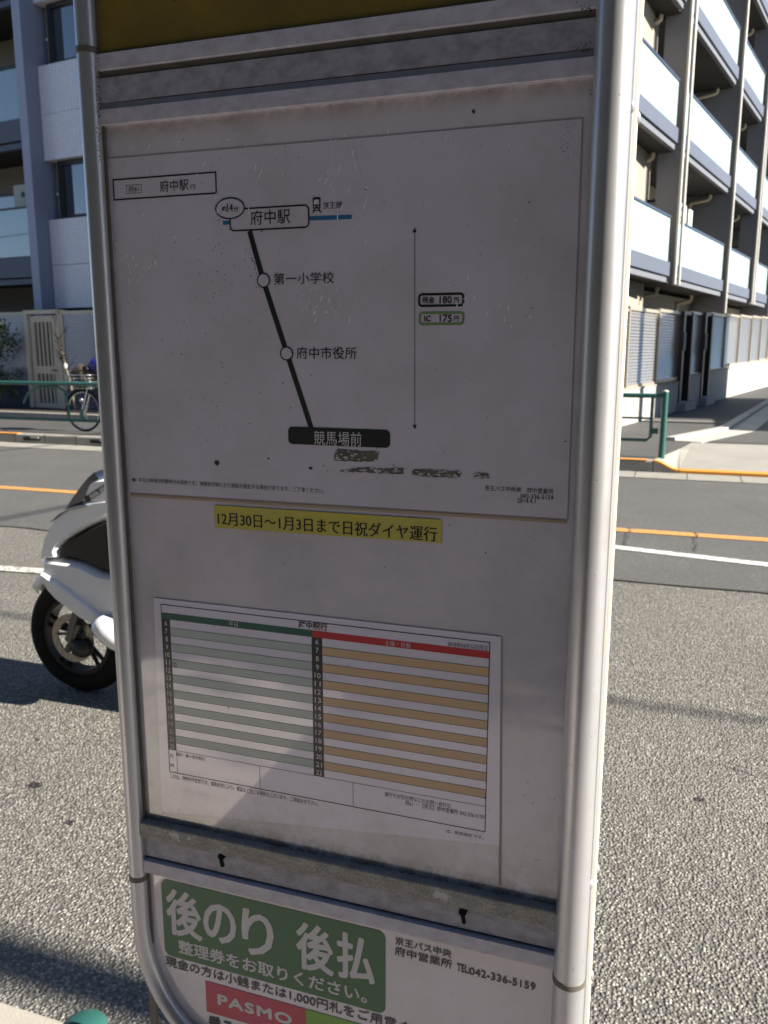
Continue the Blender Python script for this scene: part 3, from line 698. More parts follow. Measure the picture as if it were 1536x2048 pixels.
for k in range(9000):
    p = V((rr.uniform(-12, 12), -4.1 + rr.uniform(-.3, .35), rr.uniform(.2, 5.7))); d = V((rr.uniform(-1, 1), rr.uniform(-.3, 1), rr.uniform(-1, 1))).normalized(); e = d.orthogonal().normalized(); L = rr.uniform(.1, .22)
    hg.add([p, p + d * L * .5 + e * L * .3, p + d * L, p + d * L * .5 - e * L * .3], [(0, 1, 2, 3)])
hd_ = thing('added_hedge_screen', 'unseen evergreen screen added behind the camera to darken the sign', 'hedge', (0, -4.5, .15))  # added screen: blocks the sky and darkens the sign face
hg.build('foliage', LEAF, hd_, kind='stuff'); MB().box(WORLD, -26, 26, 4.9, 6.2, .1, 5.4).build('inner_branches', TWIG, hd_)
tm = None
for i, (tx_, h_) in enumerate(((3.4, 8), (7.4, 9), (11.8, 8.5), (-7.5, 8.5))):  # added unseen trees whose crowns shade the pavement behind the camera
    tr = thing('added_shading_tree', ('added shading tree just right of the camera outside the frame', 'added shading tree second to the right outside the frame', 'added shading tree third to the right outside the frame', 'added shading tree to the left behind the camera')[i], 'tree', (tx_, -3.1, .15), 'added shading trees behind the camera')
    if tm is None:
        c0 = V((0, 0, 0)); b_ = MB(); b_.tube([c0, c0 + V((.1, 0, 2)), c0 + V((0, .1, 4.4)), c0 + V((0, 0, 6))], [.16, .13, .1, .05], 10)
        for k in range(8):
            a = rr.uniform(0, 6.28); z = 2.2 + k * .45; b_.tube([c0 + V((0, 0, z)), c0 + V((math.cos(a) * .8, math.sin(a) * .8, z + .6)), c0 + V((math.cos(a) * 1.5, math.sin(a) * 1.4, z + 1.4))], [.05, .035, .015], 6)
        f_ = MB(); cl = [(V((rr.uniform(-1.5, 1.5), rr.uniform(-1.0, .75), rr.uniform(2.0, 7.6))), rr.uniform(.4, .75)) for _ in range(46)]
        for k in range(7000):
            cc, r = rr.choice(cl); p = cc + V((rr.gauss(0, 1), rr.gauss(0, 1), rr.gauss(0, 1))) * r * .5
            d = V((rr.uniform(-1, 1), rr.uniform(-1, 1), rr.uniform(-1, 1))).normalized(); e = d.orthogonal().normalized(); L = rr.uniform(.14, .28)
            f_.add([p, p + d * L * .5 + e * L * .3, p + d * L, p + d * L * .5 - e * L * .3], [(0, 1, 2, 3)])
        tm = []
        for nm, mb_, mt in (('trunk', b_, BARK), ('crown', f_, LEAF)):
            me = bpy.data.meshes.new(nm); me.from_pydata([tuple(v) for v in mb_.v], [], mb_.f); me.materials.append(mt); tm.append((nm, me))
    for nm, me in tm:
        o = bpy.data.objects.new(nm, me); col.objects.link(o); o.parent = tr
        if nm == 'crown': o['kind'] = 'stuff'
PAV = weathered('reflection_paving_block', (.78, .70, .62), .8, var=.3, scale=6, bump=.3)  # added unseen patch, made pale to brighten its reflection in the sign
m = MB()
for i in range(14):
    for k in range(7):
        xa_ = -1.24 - (i + 1) * .1; ya_ = -.45 - (k + (i % 2) * .5) * .2
        m.box(WORLD, xa_ + .003, xa_ + .097, -ya_ + .003, -ya_ + .197, .14, .151 + rr.uniform(0, .002))
m.build('added_reflection_paving', PAV, kind='structure')
ob = thing('opposite_building', 'pale apartment block with glass balconies opposite, behind the camera', 'building', (-20, -32, 0))
MB().box(WORLD, -60, 6, 32, 44, 0, 11).build('wall', BEIGE, ob)
for k in range(3):
    sl = MB().box(WORLD, -60, 6, 30.4, 31.99, 2.8 + k * 3, 3.0 + k * 3).build('balcony', CONC_W, ob)
    MB().box(WORLD, -60, 6, 30.4, 30.45, 3.01 + k * 3, 4.0 + k * 3).build('glass_rail', FROST, sl)
for k in range(12): MB().box(WORLD, -60 + k * 6, -59.6 + k * 6, 30.3, 31.9, 0, 11).build('column', BEIGE, ob)

# ------------------------------------------------------------------ bus stop sign
YS = .59; DS = .25      # printed sheets lie 0.25 mm apart per layer
def S(x, y, d=0.0):
    p = on_y(x, y, YS); return V((p.x, YS - d * DS, p.z))
def xat(px, z):            # x on the sign plane at height z on the sight line column px
    y = 1000.0
    for _ in range(12):
        p = on_y(px, y, YS); q = on_y(px, y + 10, YS); y += 10 * (z - p.z) / (q.z - p.z)
    return on_y(px, y, YS).x
def sheet_noise(m, amt=.3):
    m.mix(m.ramp(m.noise(14, 6, .65), .42, .72, 0, amt), (.34, .32, .30))
    m.mix(m.ramp(m.noise(420, 2), .70, .76, 0, .55), (.12, .11, .09))
    return m
ALU = Mat('anodised_aluminium', (.56, .56, .57), .34, .75)
ALU.mix(ALU.ramp(ALU.noise(70, 5), .45, .75, 0, .35), (.34, .33, .32)); ALU.mix(ALU.ramp(ALU.noise(900, 2), .66, .74, 0, .7), (.10, .095, .09)); ALU.bump(ALU.noise(700, 2), .12, .0004)
ALU.rough(ALU.ramp(ALU.noise(60, 4), .3, .7, .28, .48)); ALU = ALU.m
ALUT = Mat('satin_aluminium_tube', (.50, .50, .515), .33, .6)
ALUT.mix(ALUT.ramp(ALUT.noise(40, 5), .5, .8, 0, .4), (.42, .40, .39)); ALUT.mix(ALUT.ramp(ALUT.noise(420, 3), .69, .75, 0, .8), (.06, .05, .045)); ALUT.mix(ALUT.ramp(ALUT.noise(16, 6, .7, (1, 1, .5)), .52, .72, 0, .35), (.26, .235, .21)); ALUT.bump(ALUT.noise(14, 3), .12, .003); ALUT.bump(ALUT.noise(800, 2), .08, .0003); ALUT = ALUT.m
def dirty_bar(name, color, amount, stripes=0):
    m = Mat(name, color, .5, .12)
    m.mix(m.ramp(m.noise(60, 6, .7, (1, 1, 1.6)), .40, .66, 0, amount), (.10, .09, .07))
    if stripes:
        m.mix(m.ramp(m.noise(1500, 2, .6, (1, 1, .25)), .45, .6, 0, stripes), (.03, .027, .02))
        m.mix(m.ramp(m.noise(45, 4), .62, .66, 0, .9), (.52, .51, .5))
    m.bump(m.noise(300, 4), .3, .0006); return m.m
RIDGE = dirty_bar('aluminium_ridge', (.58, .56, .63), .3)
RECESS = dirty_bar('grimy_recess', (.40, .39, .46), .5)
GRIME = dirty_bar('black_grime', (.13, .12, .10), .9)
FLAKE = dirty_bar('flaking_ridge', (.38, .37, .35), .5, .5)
ANGLED = dirty_bar('angled_strip_grey', (.22, .21, .23), .4)
BLUEG = dirty_bar('blue_protective_film', (.07, .09, .17), .3)
def coated(name, color, rough=.45, coat=.6, coatr=.12, amt=.3, ledge=True):
    m = Mat(name, color, rough, 0, .5, 1.0, .045); sheet_noise(m, amt); m.b.inputs['Coat IOR'].default_value = 1.9
    m.bump(m.noise(7, 3, .5, (1, 1, .4)), .25, .006)
    # grime gathered on the ledge of the lower bar, under the upper bar and along the frame
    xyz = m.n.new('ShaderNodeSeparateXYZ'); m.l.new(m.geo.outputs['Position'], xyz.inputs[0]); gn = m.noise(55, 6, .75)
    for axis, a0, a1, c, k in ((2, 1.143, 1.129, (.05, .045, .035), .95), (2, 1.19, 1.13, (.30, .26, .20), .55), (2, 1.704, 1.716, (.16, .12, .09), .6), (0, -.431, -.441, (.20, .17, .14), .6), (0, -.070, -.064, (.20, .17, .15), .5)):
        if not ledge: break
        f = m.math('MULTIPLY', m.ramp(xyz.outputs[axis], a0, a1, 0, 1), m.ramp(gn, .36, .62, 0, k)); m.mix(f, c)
    # scuffs in the clear cover
    sc = m.noise(9, 6, .75, (1, 1, .5)); m.mix(m.ramp(sc, .60, .78, 0, .22), (.86, .83, .84))
    return m.m
BOARD = coated('aged_white_panel', (.655, .605, .66), .5, .6, .14, .45)
PAPER = coated('route_sheet_paper', (.67, .625, .715), .5, .6, .1, .32)
PAPER2 = coated('timetable_paper', (.77, .73, .84), .5, .6, .1, .14)
PAPER3 = coated('lower_panel_white', (.68, .63, .685), .5, .6, .1, .3, False)
def ink(name, c): return Mat(name, c, .5, 0, .5, .6, .1).m
INK = ink('black_print', (.012, .012, .014)); INKG = ink('grey_black_print', (.05, .045, .05)); WPR = ink('white_print', (.62, .60, .62))
BLUEP_ = ink('blue_print', (.03, .14, .32)); GRN_BOX = ink('green_print', (.16, .28, .10)); YEL = coated('yellow_strip_paper', (.60, .53, .085), .5, .5, .1, .15)
TT_G = ink('dark_green_header', (.012, .095, .07)); TT_R = ink('red_header', (.48, .02, .03)); TT_LG = ink('pale_green_row', (.43, .50, .47)); TT_O = ink('tan_row', (.62, .41, .24)); TT_GR = ink('dark_number_column', (.018, .018, .022))
STK_G = ink('green_sticker', (.016, .125, .03)); STK_R = ink('crimson_block', (.50, .022, .06)); STK_L = ink('lime_block', (.16, .38, .02))

xL = S(212, 111).x; xR = S(1190, 100).x
tubeLx = (S(175, 0).x + S(172, 400).x) / 2
bus = thing('bus_stop_sign', 'tall aluminium framed bus stop board with route map, timetable and green sticker in the foreground', 'bus stop sign', (-.25, YS, .15))
# backing board
z_top = 2.32
def zl(py, px=212): return S(px, py).z
zt0, zt1, zt2, zt3, zt4, zt5 = zl(111), zl(144), zl(158), zl(209), zl(222), zl(254)
zb0, zb1, zb2, zb3, zb4 = S(295, 1636).z, S(297, 1666).z, S(299, 1706).z, S(300, 1712).z, S(303, 1737).z
# tube centre lines
def tc_(pl, pr): return (pl + pr) / 2
LT = [(-.4505, 2.34), (tc_(S(152, 0).x, S(197, 0).x), S(170, 0).z), (tc_(S(163, 320).x, S(211, 320).x), S(185, 320).z), (tc_(S(205, 940).x, S(247, 940).x), S(225, 940).z), (tc_(S(262, 1720).x, S(297, 1720).x), S(280, 1720).z)]
YT = YS - .004
lx = -.4494 * YT / YS
rx = tc_(S(1195, 0).x, S(1252, 0).x); rx2 = tc_(S(1119, 1640).x, S(1176, 1640).x)
TR = .0083; TRR = .0121
rx = rx2 = -.0552 * YT / YS
xl_in = lx + .004; xr_in = (rx + rx2) / 2 - .006
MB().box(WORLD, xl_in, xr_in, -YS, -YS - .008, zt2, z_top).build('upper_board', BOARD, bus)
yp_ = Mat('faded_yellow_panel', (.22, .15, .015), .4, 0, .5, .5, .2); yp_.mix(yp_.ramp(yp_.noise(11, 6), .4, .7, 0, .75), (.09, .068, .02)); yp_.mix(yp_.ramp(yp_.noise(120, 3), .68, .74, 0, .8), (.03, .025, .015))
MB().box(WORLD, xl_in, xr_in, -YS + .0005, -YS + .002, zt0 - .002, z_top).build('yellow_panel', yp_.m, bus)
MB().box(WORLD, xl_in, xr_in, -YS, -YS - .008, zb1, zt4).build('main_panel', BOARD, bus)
# lower panel with rounded bottom corners
RC = .075; zbot = .70
lp = []
xa, xb = xl_in, xr_in
def corner(cx, cz, r, a0, a1, n=8): return [(cx + r * math.cos(R(a0 + (a1 - a0) * i / n)), cz + r * math.sin(R(a0 + (a1 - a0) * i / n))) for i in range(n + 1)]
# left tube path incl. curve: sampled from the photo
curve_px = [(279, 1745), (285, 1830), (300, 1900), (320, 1955), (342, 1998), (368, 2036)]
cp = [S(*q) for q in curve_px]
cx_, cz_ = lx + .085, cp[1].z - .005
lcurve = [(lx, z_top - .02), (lx, cp[0].z), (lx, cz_)] + [(lx + .085 - .085 * math.cos(R(t)), cz_ - .115 * math.sin(R(t))) for t in range(10, 91, 10)]
mirror = [((rx + rx2) / 2 - (p[0] - lx), p[1]) for p in lcurve]
outl = [(max(p[0], lx) + .004, p[1]) for p in lcurve[2:]] ; outr = [(p[0] - .004, p[1]) for p in mirror[2:]]
prof = [(xl_in, zb3)] + outl + outr[::-1] + [(xr_in, zb3)]
mm_ = MB(); mm_.poly([(p[0], YS, p[1]) for p in prof]); mm_.poly([(p[0], YS + .008, p[1]) for p in prof][::-1]); mm_.build('lower_panel', PAPER3, bus)
fl_ = MB().tube([(p[0], YT, p[1]) for p in lcurve], TR, 24)
fl_.tube([(lcurve[-1][0], YT, lcurve[-1][1]), (mirror[-1][0], YT, mirror[-1][1])], TR, 24).build('frame_tube', ALUT, bus)
rt_ = [(rx, z_top - .02), (rx2, S(1150, 1640).z)]
dz = (rt_[1][0] - rt_[0][0]) / (rt_[1][1] - rt_[0][1])
rpath = [(rx - 0, z_top - .02)] + [(p[0] + 0, p[1]) for p in mirror[1:]]
rxm = (rx + rx2) / 2
rpath = [(rxm + (p[0] - mirror[0][0]), p[1]) for p in mirror]
fr_ = MB().tube([(p[0], YT, p[1]) for p in rpath], TRR, 24).build('frame_tube', ALUT, bus)
# top cross tube and round head above the frame
MB().tube([(lx, YT, z_top - .02), (rxm, YT, z_top - .02)], TR, 20).build('top_tube', ALUT, bus)
hd = MB().disc(((lx + rxm) / 2, YS + .004, z_top + .24), (0, 1, 0), .23, .012, 48).build('round_head', ink('white_enamel', (.7, .7, .7)), bus)
MB().disc(((lx + rxm) / 2, YS - .004, z_top + .24), (0, 1, 0), .232, .006, 48, .20).build('red_ring', STK_R, bus)
# tube joints
def joint(xc, z, name='joint_ring', r=TR):
    MB().tube([(xc, YT, z - .0022), (xc, YT, z + .0022)], r + .0006, 24).build(name, GRIME, bus)
joint(lx, S(175, 108).z); joint(lx, S(280, 1745).z); joint(rxm, S(1140, 1948).z, r=TRR)
# crossbars: folded profile extruded along X
def bar(name, prof, mat, xa=xl_in + .004, xb=xr_in - .004):
    m = MB()
    for (d0, z0), (d1, z1) in zip(prof[:-1], prof[1:]):
        m.quad((xa, YS - d0, z0), (xb, YS - d0, z0), (xb, YS - d1, z1), (xa, YS - d1, z1))
    m.poly([(xa, YS - d, z) for d, z in prof]); m.poly([(xb, YS - d, z) for d, z in prof][::-1])
    return m.build(name, mat, bus)
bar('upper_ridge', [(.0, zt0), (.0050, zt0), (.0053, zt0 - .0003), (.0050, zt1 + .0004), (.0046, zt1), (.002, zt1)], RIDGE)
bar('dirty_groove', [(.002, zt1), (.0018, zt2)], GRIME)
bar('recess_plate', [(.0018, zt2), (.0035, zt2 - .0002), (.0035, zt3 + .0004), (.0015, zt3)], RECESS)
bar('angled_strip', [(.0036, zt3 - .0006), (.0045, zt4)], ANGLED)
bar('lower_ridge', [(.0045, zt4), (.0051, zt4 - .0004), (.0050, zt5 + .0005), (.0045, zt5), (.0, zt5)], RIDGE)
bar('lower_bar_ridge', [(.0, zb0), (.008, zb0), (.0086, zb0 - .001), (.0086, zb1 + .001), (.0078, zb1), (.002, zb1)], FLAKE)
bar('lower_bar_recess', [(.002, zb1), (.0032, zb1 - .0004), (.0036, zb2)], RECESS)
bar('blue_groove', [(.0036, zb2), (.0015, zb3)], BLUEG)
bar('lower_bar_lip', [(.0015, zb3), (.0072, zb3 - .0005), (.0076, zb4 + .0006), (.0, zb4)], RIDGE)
# the dark gap between panel and frame, rim strips at the sides
MB().box(WORLD, xl_in - .002, xl_in + .0055, -YS + .0006, -YS + .003, .8, z_top).build('dark_gap', GRIME, bus)
MB().box(WORLD, xr_in - .004, xr_in - .001, -YS + .0006, -YS + .003, .8, z_top).build('dark_gap', GRIME, bus)
# side of the sign box: dark slot then a cream edge strip with rivets
CREAM = weathered('cream_edge_trim', (.62, .56, .46), .5, var=.4, scale=24, speck=.4)
MB().box(WORLD, rxm - .01, rxm + .0095, -YS + .0, -YS - .05, .82, z_top).build('side_slot', BLACKG, bus)
MB().box(WORLD, rxm - .01, rxm + .0122, -YS - .010, -YS - .022, .80, z_top - .01).build('inner_side_strip', ALUT, bus, bevel=.001)
MB().box(WORLD, rxm - .01, rxm + .0136, -YS - .027, -YS - .046, .80, z_top - .01).build('edge_trim', CREAM, bus, bevel=.002)
MB().tube([(lx, YS + .05, .82), (lx, YS + .05, z_top)], .0105, 16).build('rear_frame_tube', CREAM, bus)
for (px, py, yy) in ((1255, 213, .006), (1263, 236, .040), (1172, 1765, .006), (1182, 1735, .040), (1163, 1945, .040)):
    z = on_y(px, py, YS + yy).z
    MB().ball((rxm + (.0136 if yy > .03 else .0118), YS + yy, z), .0042, 10, .5, 1, 1).build('rivet', ALUT, bus)
# legs and base
for xx in (lx + .11, rxm - .11): MB().tube([(xx, YS + .02, .17), (xx, YS + .02, .80)], .02, 14).build('leg', ALUT, bus)
MB().box(WORLD, lx - .03, rxm + .03, -YS + .16, -YS - .2, .148, .26).build('base_block', CONC, bus, bevel=.02)
MB().box(WORLD, lx + .03, rxm - .03, -YS - .009, -YS - .03, .82, z_top - .04).build('rear_board', BOARD, bus)

# sheets on the panel
def quad_sheet(name, TLp, TRp, BRp, BLp, d, mat, lab=None):
    a, b, c, e = (S(*q, d) for q in (TLp, TRp, BRp, BLp))
    o = MB().quad(e, c, b, a).build(name, mat, bus)
    if lab: o['label'] = lab
    return o
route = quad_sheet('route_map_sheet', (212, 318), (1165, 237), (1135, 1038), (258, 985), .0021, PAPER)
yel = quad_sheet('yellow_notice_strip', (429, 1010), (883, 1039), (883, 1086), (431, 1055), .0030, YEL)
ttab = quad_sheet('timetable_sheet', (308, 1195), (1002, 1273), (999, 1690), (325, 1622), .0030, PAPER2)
# edge lines of the laminated sheets (film borders)
FILM = Mat('brown_film_edge', (.36, .31, .30), .5).m
def seg(m, A, B, wd, d):
    A = V(A); B = V(B); t = (B - A).normalized(); q = V((-t.z, 0, t.x)) * wd / 2
    m.quad(V((A.x + q.x, YS - d * DS, A.z + q.z)), V((A.x - q.x, YS - d * DS, A.z - q.z)), V((B.x - q.x, YS - d * DS, B.z - q.z)), V((B.x + q.x, YS - d * DS, B.z + q.z)))
def path(m, pxs, wd, d, closed=False):
    P = [S(*q) for q in pxs]
    for i in range(len(P) - (0 if closed else 1)): seg(m, P[i], P[(i + 1) % len(P)], wd, d)
m = MB(); path(m, [(262, 985), (1135, 1038), (1165, 237), (665, 281)], .0006, .0024); path(m, [(212, 318), (662, 281)], .0006, .0024); m.build('film_edge', FILM, route, kind='stuff')
m = MB(); path(m, [(262, 990), (1134, 1044)], .0022, .0019); m.build('film_tint_strip', weathered('yellowed_film', (.42, .33, .24), .6), route)  # thin tinted strip along the sheet's lower edge
m = MB(); path(m, [(1002, 1275), (1000, 1770)], .0022, .0019); m.build('old_film_edge', weathered('yellowed_film2', (.40, .33, .27), .6), bus)
# folds at the top of the route sheet
m = MB()
for pts_ in ([(663, 282), (664, 310), (660, 340), (655, 362)], [(703, 279), (708, 305), (716, 335), (722, 350)]):
    P = [S(*q) for q in pts_]
    for A, B in zip(P[:-1], P[1:]):
        for dx, h0, h1 in ((-.0022, .0022, .0042), (0, .0042, .0022)):
            m.quad(V((A.x + dx, YS - h0 * DS, A.z)), V((A.x + dx + .0022, YS - h1 * DS, A.z)), V((B.x + dx + .0022, YS - h1 * DS, B.z)), V((B.x + dx, YS - h0 * DS, B.z)))
m.build('fold', PAPER, route)

_tx = {}
def text_mesh(body, weight=0.0, space=1.0):
    k = (body, weight, space)
    if k in _tx: return _tx[k]
    cu = bpy.data.curves.new('t', 'FONT'); cu.body = body; cu.size = 1; cu.offset = weight; cu.resolution_u = 3; cu.space_character = space; cu.fill_mode = 'FRONT'
    ob = bpy.data.objects.new('t', cu); col.objects.link(ob); bpy.context.view_layer.update()
    dg = bpy.context.evaluated_depsgraph_get(); me = bpy.data.meshes.new_from_object(ob.evaluated_get(dg))
    vs = [v.co.copy() for v in me.vertices]; fs = [tuple(p.vertices) for p in me.polygons]
    bpy.data.objects.remove(ob); bpy.data.curves.remove(cu); bpy.data.meshes.remove(me)
    _tx[k] = (vs, fs); return _tx[k]
def text(m, body, x0, yb, yt, x1, d=.0036, weight=0.0, space=1.0, serif=False, slope=0, fat=0):
    """fit lettering: left edge column x0, its lower and upper rows yb and yt, right edge column x1"""
    vs, fs = text_mesh(body, weight, space)
    if not vs: return
    ax = min(v.x for v in vs); bx = max(v.x for v in vs); ay = min(v.y for v in vs); by = max(v.y for v in vs)
    z0 = S(x0, yb).z; z1 = S(x0, yt).z; X0 = S(x0, (yb + yt) / 2).x; X1 = xat(x1, (z0 + z1) / 2)
    kx = (X1 - X0) / (bx - ax); kz = (z1 - z0) / (by - ay)
    out = [V((X0 + (v.x - ax) * kx, YS - d * DS, z0 + (v.y - ay) * kz + slope * (v.x - ax) * kx)) for v in vs]
    m.add(out, fs)
    if fat:
        for j in range(8): m.add([v + V((fat * math.cos(j * .785), -.00001 * (j + 1), fat * math.sin(j * .785))) for v in out], fs)
    if serif:
        for j in (1, 2): m.add([v + V((.00022 * j * serif, -.00003 * j, 0)) for v in out], fs)
def rrect_pts(x0, x1, z0, z1, r, n=6):
    P = []
    for (cx, cz, a) in ((x1 - r, z0 + r, -90), (x1 - r, z1 - r, 0), (x0 + r, z1 - r, 90), (x0 + r, z0 + r, 180)):
        P += [(cx + r * math.cos(R(a + 90 * i / n)), cz + r * math.sin(R(a + 90 * i / n))) for i in range(n + 1)]
    return P
def rrect(m, p0, p1, r, wd=None, d=.0033):
    """p0 = upper left pixel, p1 = lower right pixel"""
    A = S(*p0); B = S(*p1); x0, x1, z1, z0 = A.x, B.x, A.z, B.z
    o = rrect_pts(x0, x1, z0, z1, r)
    if wd is None: m.poly([(x, YS - d * DS, z) for x, z in o])
    else:
        i = rrect_pts(x0 + wd, x1 - wd, z0 + wd, z1 - wd, max(r - wd, .0001)); n = len(o)
        m.add([(x, YS - d * DS, z) for x, z in o] + [(x, YS - d * DS, z) for x, z in i], [(k, (k + 1) % n, n + (k + 1) % n, n + k) for k in range(n)])
def ring(m, c, rx_, rz_, wd, d=.0034, n=36):
    C = S(*c); o = [(C.x + rx_ * math.cos(t), YS - d * DS, C.z + rz_ * math.sin(t)) for t in [2 * math.pi * k / n for k in range(n)]]
    i = [(C.x + (rx_ - wd) * math.cos(t), YS - d * DS, C.z + (rz_ - wd) * math.sin(t)) for t in [2 * math.pi * k / n for k in range(n)]]
    m.add(o + i, [(k, (k + 1) % n, n + (k + 1) % n, n + k) for k in range(n)])
def fill(m, c, rx_, rz_, d, n=36):
    C = S(*c); m.poly([(C.x + rx_ * math.cos(2 * math.pi * k / n), YS - d * DS, C.z + rz_ * math.sin(2 * math.pi * k / n)) for k in range(n)])

# --- route map
m = MB()
rrect(m, (226, 359), (435, 388), .0002, .0011)
rrect(m, (253, 371), (285, 386), .0002, .0003)
rrect(m, (459, 418), (620, 456), .004, .0011)
path(m, [(628, 405), (628, 404)], .0001, .0034)
m.build('box_outline', INK, route, kind='stuff')
m = MB(); path(m, [(500, 462), (527, 560), (575, 708), (624, 858)], .0042, .0029); m.build('route_line', INK, route)
m = MB(); path(m, [(447, 446), (462, 445)], .0030, .0027); path(m, [(620, 437), (704, 434)], .0030, .0027); m.build('railway_line', BLUEP_, route, kind='stuff')
m = MB()
fill(m, (461, 417), .0122, .0074, .0036); fill(m, (528, 561), .0052, .0052, .0034); fill(m, (574, 707), .0052, .0050, .0034)
m.build('stop_fill', PAPER, route, kind='stuff')
m = MB()
ring(m, (461, 417), .0126, .0078, .0010, .0039); ring(m, (528, 561), .0055, .0055, .0010, .0037); ring(m, (574, 707), .0055, .0053, .0010, .0037)
m.build('stop_ring', INK, route, kind='stuff')
m = MB(); rrect(m, (577, 853), (781, 896), .0035, None, .0036); m.build('terminus_box', INK, route)
m = MB(); text(m, '競馬場前', 629, 889, 861, 724, .0040); m.build('white_lettering', WPR, route, kind='stuff')
m = MB(); rrect(m, (837, 587), (929, 613), .0028, .0016); m.build('fare_outline', INK, route)
m = MB(); rrect(m, (838, 624), (929, 650), .0028, .0016); m.build('fare_outline', GRN_BOX, route)
m = MB(); path(m, [(830, 462), (830, 852)], .0004, .0032)
for (py, sg) in ((455, 1), (859, -1)):
    c = S(830, py); m.poly([V((c.x, YS - .0034 * DS, c.z)), V((c.x - .0016 * sg, YS - .0034 * DS, c.z - .0034 * sg)), V((c.x + .0016 * sg, YS - .0034 * DS, c.z - .0034 * sg))])
m.build('fare_arrow', INK, route)
m = MB()
text(m, '府61', 258, 385, 373, 279)
text(m, '府中駅', 321, 385, 362, 378); text(m, '行', 381, 380, 369, 392)
text(m, '約', 445, 423, 413, 454, .0042, fat=.00005); text(m, '14', 456, 424, 408, 467, .0042, fat=.00008); text(m, '分', 469, 424, 413, 478, .0042, fat=.00005)
text(m, '府中駅', 502, 451, 422, 581); text(m, '京王線', 647, 419, 405, 685)
text(m, '第一小学校', 548, 570, 547, 669); text(m, '府中市役所', 594, 718, 694, 714)
text(m, '現金', 845, 607, 594, 870, fat=.00006); text(m, '180', 880, 607, 593, 904, fat=.0001); text(m, '円', 909, 606, 595, 918, fat=.00006)
text(m, 'IC', 849, 643, 632, 862, fat=.0001); text(m, '175', 880, 644, 630, 904, fat=.0001); text(m, '円', 909, 643, 632, 918, fat=.00006)
text(m, '※', 265, 963, 955, 273); text(m, '平日12時頃の所要時分の目安です。道路状況等により遅延が発生する場合があります。ご了承ください。', 279, 964, 955, 649)
text(m, '京王バス中央㈱　府中営業所', 970, 981, 970, 1107); text(m, '042-336-5159', 1041, 996, 987, 1107); text(m, '2014.4.1', 1035, 1005, 996, 1071)
# tram symbol
P0 = S(634, 410)
def rel(x, z): return V((P0.x + x, YS - .0036 * DS, P0.z + z))
m.build('lettering', INK, route, kind='stuff')
m = MB()
o = rrect_pts(-.0030, .0030, -.0026, .0052, .0012); i = [(-.0021, .0002), (.0021, .0002), (.0021, .0036), (-.0021, .0036)]
m.poly([rel(x, z) for x, z in o]); 
for sx_ in (-1, 1): m.add([rel(sx_ * .0012, -.0026), rel(sx_ * .0022, -.0026), rel(sx_ * .0036, -.0056), rel(sx_ * .0026, -.0056)], [(0, 1, 2, 3)])
m.add([rel(-.0026, -.0044), rel(.0026, -.0044), rel(.0026, -.0038), rel(-.0026, -.0038)], [(0, 1, 2, 3)])
m.build('train_symbol', INK, route)
m = MB(); m.add([rel(x, z) + V((0, -.00007, 0)) for x, z in i], [(0, 1, 2, 3)])
for sx_ in (-.0014, .0014): m.poly([rel(sx_ + .0006 * math.cos(t), -.0012 + .0006 * math.sin(t)) + V((0, -.00007, 0)) for t in [k * .785 for k in range(8)]])
m.build('train_window', PAPER, route)
# torn grey patches under the terminus and at the foot of the sheet
TORN = weathered('torn_olive_patch', (.15, .14, .11), .7, var=.9, scale=60, speck=.8)
def torn(pts_, d=.0034, seed=1, jit=3):
    rr = random.Random(seed); m = MB(); top = []; bot = []
    m_pts = []
    n = len(pts_)
    P = []
    for k in range(n):
        (xa_, ya_), (xb_, yb_) = pts_[k], pts_[(k + 1) % n]; L = math.hypot(xb_ - xa_, yb_ - ya_); c = max(1, int(L / 6))
        for j in range(c): P.append((xa_ + (xb_ - xa_) * j / c + rr.uniform(-jit, jit) * .5, ya_ + (yb_ - ya_) * j / c + rr.uniform(-jit, jit) * .5))
    return m.poly([S(x, y, d) for x, y in P])
for k, q in enumerate(([(670, 903), (676, 898), (758, 903), (756, 921), (735, 923), (668, 921)], [(680, 941), (705, 938), (730, 934), (755, 938), (808, 936), (808, 948), (760, 946), (700, 943)],
                       [(824, 940), (840, 938), (900, 941), (925, 944), (918, 955), (860, 953), (824, 950)], [(946, 955), (958, 945), (976, 947), (978, 957)])):
    torn(q, seed=k).build('torn_patch', TORN, route)
frr = random.Random(31); fl_m = MB()
for (ax_, ay_, bx2, by2, n_) in ((672, 901, 755, 920, 26), (690, 936, 800, 948, 34), (828, 940, 920, 953, 30), (948, 946, 976, 957, 12)):
    for _ in range(n_):
        c = S(frr.uniform(ax_, bx2), frr.uniform(ay_, by2), .0044); r_ = frr.uniform(.0003, .0013)
        fl_m.poly([c + V((math.cos(t) * r_ * frr.uniform(.5, 2.2), 0, math.sin(t) * r_ * frr.uniform(.3, .9))) for t in [k * .9 for k in range(7)]])
fl_m.build('paper_flakes', PAPER, route, kind='stuff')
